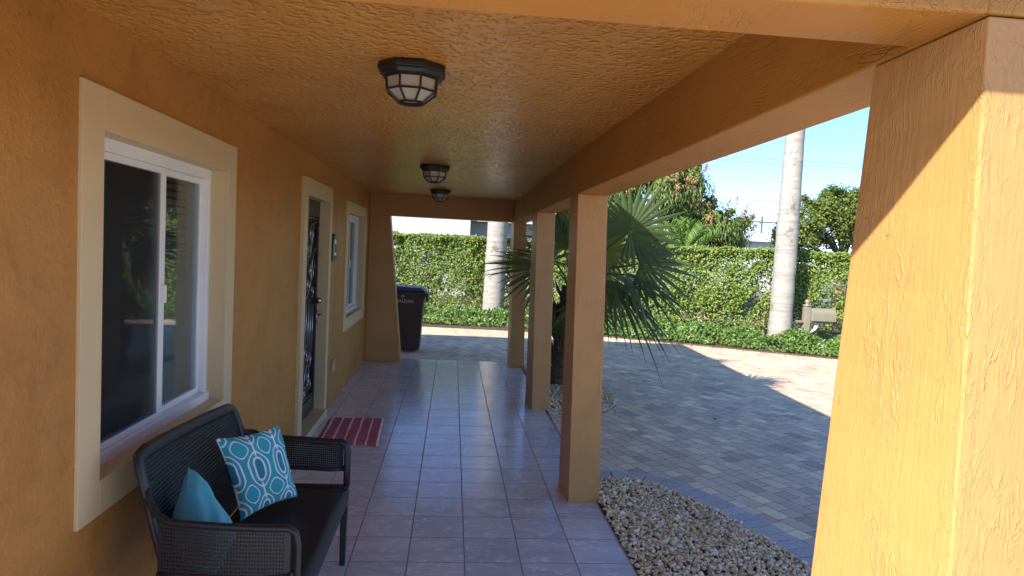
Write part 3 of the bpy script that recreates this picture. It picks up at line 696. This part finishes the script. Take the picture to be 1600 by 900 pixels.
# ------------------------------------------------------------------ wheeled bin
bin_ = root('wheeled_bin', (-.66, 10.75, 0), 'brown wheeled bin with navy lid standing past the end of the porch', 'bin')
by = 10.55
g = MB(); g.hexa([(-.90, by+.04, .02), (-.475, by+.04, .02), (-.475, by+.50, .02), (-.90, by+.50, .02)], [(-.98, by-.02, .95), (-.42, by-.02, .95), (-.42, by+.56, .95), (-.98, by+.56, .95)])
g.obj('body', 'bin', bin_, bevel=.03)
g = MB(); g.box(-.995, -.405, by-.035, by+.575, .905, .955); g.obj('rim', 'bin', bin_, bevel=.012)
g = MB(); g.hexa([(-1.0, by-.045, .957), (-.395, by-.045, .957), (-.395, by+.585, .957), (-1.0, by+.585, .957)], [(-.95, by+.03, 1.03), (-.47, by+.03, 1.015), (-.47, by+.51, 1.015), (-.95, by+.51, 1.03)])
g.obj('lid', 'binlid', bin_, bevel=.014)
g = MB(); g.box(-.405, -.36, by+.0, by+.54, .80, .93); g.obj('handle', 'bin', bin_, bevel=.01)
for yy in (by+.08, by+.42):
    g = MB(); g.tube([(-.60, yy, .085), (-.60, yy+.045, .085)], .083, 20); g.obj('wheel', 'rubber', bin_)
def text(s, size, loc, rot, mat, parent, name='lettering', extr=.0015):
    cu = bpy.data.curves.new('t', 'FONT'); cu.body = s; cu.size = size; cu.extrude = extr; cu.align_x = 'RIGHT'
    o = bpy.data.objects.new('t', cu); col.objects.link(o); bpy.context.view_layer.update()
    me = bpy.data.meshes.new_from_object(o); bpy.data.objects.remove(o)
    me.transform(Matrix.Translation(loc) @ Matrix.Rotation(rot[2], 4, 'Z') @ Matrix.Rotation(rot[0], 4, 'X')); me.name = name
    return link(name, me, mat, parent)
text('HIALEAH', .078, Vector((-.585, by-.020, .775)), (R(94), 0, 0), 'print', bin_)
g = MB(); cx, cz = -.76, .865     # little palm emblem over the word
g.tube([(cx, by-.021, cz-.035), (cx+.004, by-.024, cz+.01)], .004, 6)
for a in (20, 60, 100, 140, 175, -5): g.tube([(cx+.004, by-.024, cz+.01), (cx+.004+.032*math.cos(R(a)), by-.025, cz+.012+.022*math.sin(R(a)))], [.005, .002], 5)
g.obj('emblem', 'print', bin_)

# ------------------------------------------------------------------ hedge
hl = [(-5, 16.75), (-1, 16.55), (1.6, 16.25), (3.4, 15.15), (5.53, 14.15), (7.2, 13.35), (8.9, 12.6), (10.2, 12.0)]
def along(line, n, jitter=True):
    seg = [(Vector((*a, 0)), Vector((*b, 0))) for a, b in zip(line, line[1:])]; Ls = [(b-a).length for a, b in seg]; T = sum(Ls)
    tt = rng.uniform(0, T, n) if jitter else np.linspace(0, T, n); out = np.zeros((n, 2)); nn = np.zeros((n, 2)); acc = 0
    for (a, b), l in zip(seg, Ls):
        k = (tt >= acc) & (tt <= acc+l); f = (tt[k]-acc)/l
        out[k] = np.array(a[:2])*(1-f[:, None])+np.array(b[:2])*f[:, None]; d = (b-a)/l; nn[k] = (-d.y, d.x); acc += l
    return out, nn
hedge = root('hedge', (2, 15.9, 0), 'tall clipped green hedge along the far side of the driveway', 'hedge')
n = 190000; P, NN = along(hl, n); dep = rng.beta(1, 1.7, n)*.75; hz = rng.uniform(.12, 1.95, n)**1.0
top = rng.random(n) < .22; hz[top] = 1.95-rng.exponential(.06, top.sum()); dep[top] = rng.uniform(0, .8, top.sum())
C = np.stack([P[:, 0]+NN[:, 0]*dep, P[:, 1]+NN[:, 1]*dep, hz], 1)
bb = bumps(C, 3.1); C[:, :2] -= NN*(.10*bb+.05*bumps(C, 9))[:, None]; C[:, 2] += .05*bumps(C*np.array([1, 1, 0]), 4)+np.where(top, .04*bumps(C*np.array([1, 1, 0]), 17), 0)
keep = (1.1*bumps(C, 2.2)+.8*bumps(C, 6)+rng.normal(0, .35, n) > -.62) | (top & (rng.random(n) < .8))
keep &= ~((hz < .6) & (rng.random(n) < .62))
C = C[keep]; NN = NN[keep]; n = len(C)
Nn = np.concatenate([-NN*rng.uniform(.2, 1, (n, 1)), rng.uniform(.2, 1.0, (n, 1))], 1)+rng.normal(0, .45, (n, 3))
leaves('foliage', C, Nn, rng.normal(size=(n, 3))+np.array([0, 0, .4]), rng.uniform(.045, .085, n), rng.uniform(.028, .045, n), 'hedge', hedge)
P, NN = along(hl, 90)
for (x, y), (nx_, ny_) in zip(P, NN):
    g = MB(); d = rnd.uniform(.22, .7); x += nx_*d; y += ny_*d; h = rnd.uniform(1.1, 1.75); lx, ly = rnd.uniform(-.18, .18), rnd.uniform(-.12, .12)
    g.tube([(x, y, 0), (x+lx*.5+rnd.uniform(-.03, .03), y+ly*.5, h*.5), (x+lx, y+ly, h)], [.018, .013, .005], 5)
    for q in range(3):
        z0 = rnd.uniform(.3, h*.8); f = z0/h; a = rnd.uniform(0, 6.28); g.tube([(x+lx*f, y+ly*f, z0), (x+lx*f+.22*math.cos(a), y+ly*f+.12*math.sin(a), z0+.28)], [.008, .003], 4)
    g.obj('stem', 'twig', hedge)
# low shrubs along the drive
el = [(-6, 14.3), (-3, 14.25), (0, 14.1), (1.7, 13.95), (3.2, 13.6), (5.0, 12.75), (6.03, 12.2), (7.06, 11.65), (8.6, 10.85), (10, 10.1)]
n = 34000; P, NN = along(el, n); dep = rng.uniform(-.08, 1.15, n); cl = bumps(np.stack([P[:, 0]+NN[:, 0]*dep, P[:, 1]+NN[:, 1]*dep, dep*0], 1), 3.3)
leftpart = P[:, 0] < 3; hmax = np.where(leftpart, .34, .36)*np.clip(.75+.45*cl, .25, 1.2)*np.clip((dep+.14)/.3, .15, 1)
dep2 = np.where(leftpart, dep*1.4+.25, dep)
C = np.stack([P[:, 0]+NN[:, 0]*dep2, P[:, 1]+NN[:, 1]*dep2, .02+hmax*rng.beta(2.2, 1.1, n)], 1)
kp = (cl+rng.normal(0, .25, n)) > -.42; C = C[kp]; n = len(C)
Nn = rng.normal(0, .55, (n, 3))+np.array([-.2, -.5, .8])
o = leaves('ground_cover', C, Nn, rng.normal(size=(n, 3)), rng.uniform(.05, .09, n), rng.uniform(.035, .055, n), 'shrub')
tag(o, 'low glossy green shrubs along the driveway edge', 'shrubs', kind='stuff')

n = 330; P, NN = along(el, n); off = rng.exponential(.16, n)
C = np.stack([P[:, 0]-NN[:, 0]*(off+.12), P[:, 1]-NN[:, 1]*(off+.12), np.full(n, .004)], 1)
Cx = np.stack([rng.uniform(1.3, 6.5, 26), rng.uniform(4.5, 11.5, 26), np.full(26, -.004)], 1); Cx = Cx[(Cx[:, 1]-5.2 > 0) | (Cx[:, 0] > 2.4)]
C = np.concatenate([C, Cx]); n = len(C)
o = leaves('leaf_litter', C, rng.normal(0, .2, (n, 3))+np.array([0, 0, 1]), rng.normal(size=(n, 3)), rng.uniform(.03, .065, n), rng.uniform(.015, .03, n), leafmat('dry_leaf', [(.22, .13, .06), (.35, .23, .10), (.15, .09, .045)], .1))
tag(o, 'dry fallen leaves scattered along the shrub edge and pavers', 'leaves', kind='stuff')

# ------------------------------------------------------------------ fan palm
palm = root('fan_palm', (1.42, 8.35, 0), 'bushy fan palm with spiky leaves in the gravel bed behind the columns', 'palm tree')
g = MB(); pts = []; rs = []
for i in range(26):
    z = i/25*1.28; pts.append((1.42+.07*z+.01*math.sin(z*5), 8.35-.02*z, z-.02)); rs.append(.15-.03*z/1.3+.012*math.sin(i*2.3)+(.04 if i == 0 else 0))
g.tube(pts, rs, 14); 
for i in range(60):     # old leaf bases
    z = rnd.uniform(.1, 1.25); a = i*2.4; c_, s_ = math.cos(a), math.sin(a); x, y = 1.42+.07*z, 8.35
    g.tube([(x+.10*c_, y+.10*s_, z), (x+.15*c_, y+.15*s_, z+.07), (x+.19*c_, y+.19*s_, z+.18)], [.03, .022, .008], 5)
g.obj('trunk', 'fibre', palm, smooth=False)
TOP = Vector((1.5, 8.33, 1.2))
def fan(hub, d, nrm, Rr, seg=34, spread=150, droop=.25, name='frond', parent=None, mat='palmleaf', src=None, join=.44):
    d = Vector(d).normalized(); nrm = Vector(nrm); nrm = (nrm-d*nrm.dot(d)).normalized(); s = nrm.cross(d); hub = Vector(hub)
    V = []; Fc = []; K = 7; dth = 2*R(spread)/seg
    for i in range(seg):
        th = -R(spread)+dth*(i+.5); L = Rr*(.80+.20*math.cos(th*.8))*rnd.uniform(.82, 1.08); dr = droop*rnd.uniform(.5, 1.9)
        di = d*math.cos(th)+s*math.sin(th)+nrm*(.12*math.cos(th*2)); si = (s*math.cos(th)-d*math.sin(th)); k0 = len(V); tw = rnd.uniform(-.15, .15)
        for k in range(K+1):
            t = k/K; r = L*(.04+.96*t)
            full = r*dth*.5*1.02
            wd = full if t < join else Rr*join*dth*.5*1.02*max(.03, 1-((t-join)/(1-join))**1.3)
            wd = min(wd, full)
            p = hub+di*r+Vector((0, 0, -1))*(dr*L*.8*t**2.4)+si*(tw*L*.12*t*t)
            f = nrm*(wd*.55)
            V += [p-si*wd-f*.5, p+f*.5, p+si*wd-f*.5]
        for k in range(K):
            a = k0+k*3; Fc += [(a, a+1, a+4, a+3), (a+1, a+2, a+5, a+4)]
    g = MB(); g.add(V, Fc); me = bpy.data.meshes.new(name); me.from_pydata(g.v, [], g.f); me.update()
    fo = link(name, me, mat, parent)
    if src is not None:
        src = Vector(src); mid = (src+hub)/2+Vector((0, 0, .10)); g = MB()
        g.tube([src, src.lerp(mid, .5)+Vector((0, 0, .04)), mid, mid.lerp(hub, .6), hub+d*.04], [.016, .013, .012, .010, .008], 6); g.obj('stalk', 'greenpalm', fo)
    return fo
FANS = [ # hub, outward dir, leaf normal, radius, spread, droop
 ((1.86, 6.95, 1.955), (.62, -.05, .78), (-.30, -.95, .10), .66, 160, .06),
 ((2.02, 7.05, 1.62), (.97, -.15, -.10), (.0, -.80, .60), .66, 105, .14),
 ((1.85, 7.00, 1.50), (.86, -.25, -.42), (.3, -.35, .85), .80, 80, .38),
 ((1.70, 6.85, 1.36), (.68, -.3, -.70), (.6, -.5, .6), .86, 62, .34),
 ((1.62, 7.15, 1.42), (.35, -.3, -.85), (.2, -.8, .3), .62, 70, .2),
 ((1.12, 8.05, 1.48), (-.98, -.1, -.10), (-.08, -.60, .8), .80, 62, .14),
 ((1.38, 8.30, 1.80), (-.6, .1, .7), (.3, -.8, .5), .62, 110, .12),
 ((1.60, 8.40, 2.0), (.1, .2, .95), (0, -.9, .2), .74, 120, .12),
 ((1.45, 7.95, 1.72), (.1, -.6, .6), (.1, -.8, .5), .62, 100, .2),
 ((1.80, 8.75, 1.75), (.5, .75, .35), (-.3, -.4, .8), .8, 120, .2),
 ((1.25, 8.80, 1.6), (-.5, .8, .2), (.3, -.4, .8), .75, 110, .2),
 ((1.58, 7.75, 1.15), (.15, -.6, -.65), (.1, -.7, .5), .60, 80, .2),
 ((2.00, 8.65, 1.45), (.85, .45, -.2), (.1, -.5, .85), .8, 110, .3),
 ((1.75, 7.6, 1.75), (.6, -.5, .35), (-.3, -.8, .4), .55, 120, .12),
]
for h, d, nn_, rr, sp, dr in FANS:
    fan(h, d, nn_, rr, spread=sp, droop=dr, parent=palm, src=TOP, seg=max(17, int(sp/5.6)))
# hanging dead leaves around the trunk
for k in range(7):
    a = k*.9; fan((1.45+.16*math.cos(a), 8.33+.16*math.sin(a), 1.05), (.35*math.cos(a), .35*math.sin(a), -1), (math.cos(a), math.sin(a), .3), .55, seg=12, spread=28, droop=.05, name='frond', parent=palm)

# ------------------------------------------------------------------ royal palms
def royal(x, y, label, lean=(0, 0), H=7.6, r=.235, seed=1):
    rr = random.Random(seed)
    t = root('royal_palm', (x, y, 0), label, 'palm tree', 'smooth grey royal palms in front of the hedge')
    g = MB(); pts = []; rs = []
    for i in range(40):
        z = i/39*H; pts.append((x+lean[0]*z, y+lean[1]*z, z-.05)); rs.append(r*(1.0+.12*math.exp(-z*2.2)-.22*(z/H)+.05*math.sin(z*.9))+.004*math.sin(z*21))
    g.tube(pts, rs, 24); g.obj('trunk', 'royal', t, smooth=True)
    e = Vector(pts[-1]); g = MB(); g.tube([e, e+Vector((0, 0, .6)), e+Vector((0, 0, 1.3))], [rs[-1]*1.05, rs[-1]*.95, .07], 16); g.obj('crownshaft', 'royalshaft', t, smooth=True)
    top_ = e+Vector((0, 0, 1.2)); C = []; Dn = []; Nn = []; g = MB()
    for k in range(14):
        a = k*2.4; el_ = rr.uniform(.1, 1.25); dx = Vector((math.cos(a), math.sin(a), 0)); P = []
        for i in range(15):
            s = i/14*3.0; P.append(top_+dx*(s*math.cos(el_))+Vector((0, 0, s*math.sin(el_)-.16*s*s)))
        g.tube(P, [.03]*5+[.02]*5+[.008]*5, 5)
        side = Vector((-dx.y, dx.x, 0))
        for i in range(2, 14):
            for q in range(3):
                for sg in (-1, 1):
                    f = (i+q/3); p = P[int(min(14, f))]; dd = side*sg+dx*.3+Vector((0, 0, rr.uniform(-.7, .4))); C.append(p+dd*.35); Dn.append(dd); Nn.append(Vector((0, 0, 1))+side*sg*.4)
    g.obj('stalks', 'royalshaft', t)
    C, Dn, Nn = [np.array([list(v) for v in q]) for q in (C, Dn, Nn)]; leaves('crown', C, Nn, Dn, .8, .05, 'greenpalm', t)
royal(6.67, 12.9, 'thick smooth grey palm trunk beside the mailbox, at the right', lean=(.005, 0), r=.215, H=8.0, seed=3)
royal(1.0, 15.75, 'smooth pale palm trunk seen through the end opening of the porch', lean=(.008, 0), r=.24, H=8.6, seed=5)

# ------------------------------------------------------------------ trees behind
def cloud(lobes, n, sub=26, seed=0, flat=.8):
    r_ = np.random.default_rng(seed); C = []; O = []
    vol = np.array([l[3]**2 for l in lobes]); vol = vol/vol.sum()
    for (cx, cy, cz, rad), f in zip(lobes, vol):
        m_ = int(n*f); k = max(6, int(sub*rad*rad)); d = unit(r_.normal(size=(k, 3))); rad_ = rad*r_.uniform(.62, 1.02, (k, 1))
        cen = np.array([cx, cy, cz])+d*rad_*np.array([1, 1, flat]); idx = r_.integers(0, k, m_)
        off = r_.normal(0, rad*.13, (m_, 3)); C.append(cen[idx]+off); O.append(d[idx]+off)
    return np.concatenate(C), np.concatenate(O)
def limbs(g, base, targets, r0, rr):
    for tx, ty, tz in targets:
        b = Vector(base); t = Vector((tx, ty, tz)); mid = b.lerp(t, .5)+Vector((rr.uniform(-.2, .2), rr.uniform(-.2, .2), .15)); g.tube([b, mid, t], [r0, r0*.6, r0*.2], 6)
        for q in range(4):
            p = mid.lerp(t, rr.random()); e = p+Vector((rr.uniform(-.6, .6), rr.uniform(-.5, .5), rr.uniform(.1, .6))); g.tube([p, e], [r0*.3, r0*.08], 4)
rr = random.Random(4)
mango = root('mango_tree', (5.7, 18.6, 0), 'large mango tree with drooping leaves and reddish flower sprays behind the hedge', 'tree')
ML = [(4.2, 18.6, 3.6, 1.25), (5.5, 18.3, 3.35, 1.15), (5.2, 18.8, 4.6, 1.2), (6.3, 18.5, 3.6, .85), (7.35, 18.3, 2.55, .92), (6.4, 18.3, 2.2, .9), (7.2, 18.6, 3.05, .6), (4.4, 18.3, 2.3, 1.0), (3.4, 18.6, 2.9, .9), (6.35, 18.6, 4.1, .5)]
C, O = cloud(ML, 34000, 34, 2); n = len(C)
leaves('crown', C, unit(O)+np.array([0, -.2, .5])+rng.normal(0, .3, (n, 3)), unit(O)*.6+np.array([0, 0, -1.0])+rng.normal(0, .35, (n, 3)), rng.uniform(.12, .20, n), rng.uniform(.03, .05, n), 'mango', mango)
C2, O2 = [], []
for (cx, cy, cz, rad) in ML:
    for k in range(int(9*rad*rad)+2):
        d = np.array([rr.uniform(-1, .9), rr.uniform(-1, -.2), rr.uniform(-.1, 1.1)]); d /= np.linalg.norm(d); p = np.array([cx, cy, cz])+d*rad*np.array([1, 1, .8])*1.05
        m_ = 75; tt = rng.random(m_)[:, None]; C2.append(p+(d*.4+np.array([0, 0, .7]))*tt*.28+rng.normal(0, .075, (m_, 3))*(1.1-tt)); O2.append(rng.normal(size=(m_, 3)))
C2 = np.concatenate(C2); O2 = np.concatenate(O2); leaves('blossom', C2, O2, rng.normal(size=O2.shape), .05, .035, 'blossom', mango)
g = MB(); g.tube([(5.6, 18.7, -.05), (5.65, 18.7, .9), (5.5, 18.7, 1.7)], [.22, .17, .15], 12); limbs(g, (5.5, 18.7, 1.6), [l[:3] for l in ML], .10, rr); g.obj('trunk', 'wood', mango, smooth=True)

oak = root('spreading_tree', (13.3, 23, 0), 'olive green spreading tree above the hedge to the right of the grey palm trunk', 'tree')
OL = [(13.1, 23, 3.2, 1.2), (14.3, 23, 3.6, 1.2), (12.2, 23, 2.7, .9), (15.3, 23.2, 3.2, 1.3), (13.6, 23, 4.0, .7), (14.9, 23, 4.2, .7), (16.6, 23, 3.2, 1.3), (12.6, 22.8, 3.8, .45)]
C, O = cloud(OL, 42000, 30, 6, .7); n = len(C)
leaves('crown', C, unit(O)*.5+np.array([0, 0, .8])+rng.normal(0, .5, (n, 3)), rng.normal(size=(n, 3)), rng.uniform(.09, .14, n), rng.uniform(.05, .08, n), 'oak', oak)
g = MB(); g.tube([(14.0, 23, -.05), (14.0, 23, 1.0), (14.1, 23, 1.8)], [.24, .18, .15], 12); limbs(g, (14.1, 23, 1.7), [l[:3] for l in OL], .11, rr); g.obj('trunk', 'wood', oak, smooth=True)

small = root('oak_sapling', (11.3, 26, 0), 'small sparse treetop just left of the grey palm trunk', 'tree')
C, O = cloud([(10.95, 26, 3.35, .5), (11.3, 26, 3.1, .5), (11.6, 26, 3.5, .4)], 1500, 40, 9); n = len(C)
leaves('crown', C, O+np.array([0, 0, .8]), rng.normal(size=(n, 3)), .12, .07, 'oak', small)
g = MB(); g.tube([(11.3, 26, -.05), (11.3, 26, 2.9)], [.09, .04], 8); g.obj('trunk', 'wood', small)

yp = root('young_palm', (5.75, 16.6, 0), 'bright green young palm with upright leaves poking over the hedge', 'palm tree')
C = []; D_ = []; N_ = []
for k, (a, e) in enumerate([(-1.1, .9), (-.7, 1.15), (-.25, 1.3), (.2, 1.35), (.6, 1.1), (1.0, .85), (.05, 1.5), (-.45, 1.0), (.4, .9)]):
    d = Vector((math.sin(a)*math.cos(e), -.25*math.cos(e)-.05, math.sin(e))); sd = Vector((d.z, 0, -d.x)).normalized(); P = []
    for i in range(13):
        t = i/12; p = Vector((5.85, 16.6, 1.75))+d*(1.0*t)+Vector((math.sin(a)*.25*t*t, 0, -.18*t*t)); P.append(p)
        if i > 1:
            for q in (0, .5):
                for sg in (-1, 1):
                    dd = (d*.8+sd*sg*.7).normalized(); C.append(p+dd*.13+d*.08*q); D_.append(dd); N_.append(Vector((rr.uniform(-.5, .5), -1, .4)))
    gg = MB(); gg.tube(P, [.014]*7+[.007]*6, 5); gg.obj('stalk', 'greenpalm', yp)
leaves('frond', np.array([list(v) for v in C]), np.array([list(v) for v in N_]), np.array([list(v) for v in D_]), .30, .035, 'greenpalm', yp)
g = MB(); g.tube([(5.75, 16.6, -.05), (5.75, 16.6, 1.8)], [.09, .07], 8); g.obj('trunk', 'fibre', yp)

# ------------------------------------------------------------------ mailbox
mb = root('mailbox', (7.15, 12.75, 0), 'khaki mailbox on a post with a white curled bracket, right of the grey palm trunk', 'mailbox')
g = MB(); px, py = 7.13, 12.75
g.box(px-.06, px+.06, py-.06, py+.06, -.02, .86); g.obj('post', 'boxmail', mb, bevel=.008)
g = MB(); g.lathe([(.085, .862), (.085, .885), (.03, .895), (.028, .915), (.045, .93), (.048, .955), (.03, .985), (.002, 1.0)], 14, (px, py, 0)); g.obj('finial', 'boxmail', mb, smooth=True)
g = MB(); sec = [(px+.065, -.12, .57), (px+.065, .12, .57), (px+.065, .12, .71)]+[(px+.065, .12*math.cos(a), .71+.12*math.sin(a)) for a in [math.pi*i/12 for i in range(1, 12)]]+[(px+.065, -.12, .71)]
g.prism([(a, py+b, c) for a, b, c in sec], (.47, 0, 0)); g.obj('box', 'boxmail', mb, bevel=.006)
g = MB(); g.prism([(px+.535, py+b*1.06, .565+(c-.565)*1.04) for a, b, c in sec], (.02, 0, 0)); g.obj('door', 'boxmail', mb, bevel=.004)
g = MB(); g.box(px-.2, px+.50, py-.045, py+.045, .525, .565); g.obj('arm', 'boxmail', mb, bevel=.006)
g = MB()
for rad in (.20, .14): g.tube([(px+.06+rad*math.sin(a), py, .33+rad*(1-math.cos(a))) for a in [math.pi/2*i/12 for i in range(13)]]+[(px+.06+rad+.03, py, .52)], .016, 8)
g.obj('bracket', 'bracket', mb, smooth=True)

# ------------------------------------------------------------------ gate, neighbours, wires
gt = root('iron_gate', (8.1, 12.25, 0), 'black iron bar gate beyond the mailbox, mostly hidden by the front column', 'gate')
g = MB()
for i in range(9): x = 7.62+.12*i; g.tube([(x, 12.25-.04*i, 0), (x, 12.25-.04*i, 1.32)], .012, 6)
g.obj('bars', 'black', gt)
for z in (.15, 1.2, 1.32): g = MB(); g.tube([(7.6, 12.25, z), (8.62, 11.92, z)], .016, 6); g.obj('rail', 'black', gt)
g = MB(); g.box(8.2, 8.55, 12.6, 12.95, -.05, 1.45).box(8.14, 8.61, 12.54, 13.01, 1.45, 1.53); o = g.obj('gate_pillar', 'whitewall', bevel=.01); tag(o, 'white masonry pillar behind the black iron gate', 'pillar')

nb = root('neighbour_house', (-2, 24, 0), 'white rendered house seen above the hedge through the end opening', 'house')
g = MB(); g.box(-12, .55, 23.2, 30, -.05, 3.6).box(.55, 7, 24.2, 30, -.05, 2.62); g.obj('wall', 'whitewall', nb)
g = MB(); g.hexa([(-12.5, 22.9, 3.6), (.9, 22.9, 3.6), (.9, 30, 3.6), (-12.5, 30, 3.6)], [(-12, 23.2, 3.85), (.6, 23.2, 3.85), (.6, 30, 4.6), (-12, 30, 4.6)]); g.obj('roof', 'eave', nb)
g = MB(); g.hexa([(-.15, 23.0, 2.86), (7.4, 23.7, 2.62), (7.4, 30, 2.62), (-.15, 23.19, 2.86)], [(-.15, 23.0, 2.95), (7.4, 23.7, 2.74), (7.4, 30, 2.74), (-.15, 23.19, 2.95)])
g = MB(); g.box(.56, 7.4, 23.4, 30, 2.63, 2.76); g.obj('eave', 'eave', nb)
g = MB(); g.tube([(.62, 24.12, 0), (.62, 24.12, 2.6)], .045, 10); g.obj('downpipe', 'whitewall', nb)
fb = root('far_house', (16, 38, 0), 'low white building with pale roof far behind, left of the grey palm trunk', 'house')
g = MB(); g.box(12, 20.5, 38, 46, -.05, 2.9); g.obj('wall', 'whitewall', fb)
g = MB(); g.hexa([(11.6, 37.6, 2.9), (21, 37.6, 2.9), (21, 46.4, 2.9), (11.6, 46.4, 2.9)], [(12.4, 39, 3.45), (20, 39, 3.45), (20, 45, 3.45), (12.4, 45, 3.45)]); g.obj('roof', 'whitewall', fb)
up_ = root('utility_pole', (21.5, 45, 0), 'thin distant utility pole with a crossarm above the far white building', 'utility pole')
g = MB(); g.tube([(21.4, 45, 0), (21.4, 45, 4.9)], [.09, .07], 8); g.obj('pole', 'wood', up_)
g = MB(); g.tube([(20.0, 45, 4.5), (22.8, 45, 4.5)], .05, 6); g.obj('crossarm', 'wood', up_)
for k, (z0, z1, lb) in enumerate([(10.6, 10.9, 'upper thin power line crossing the sky'), (10.35, 10.45, 'second thin power line just under the upper one'), (7.2, 7.3, 'lowest faint power line crossing the sky')]):
    g = MB(); P = []
    for i in range(21): f = i/20; P.append((8+50*f, 55-3*f, z0+(z1-z0)*f-.9*4*f*(1-f)*.5))
    g.tube(P, .013, 5); o = g.obj('power_line', 'cable'); tag(o, lb, 'cable', 'power lines across the sky')
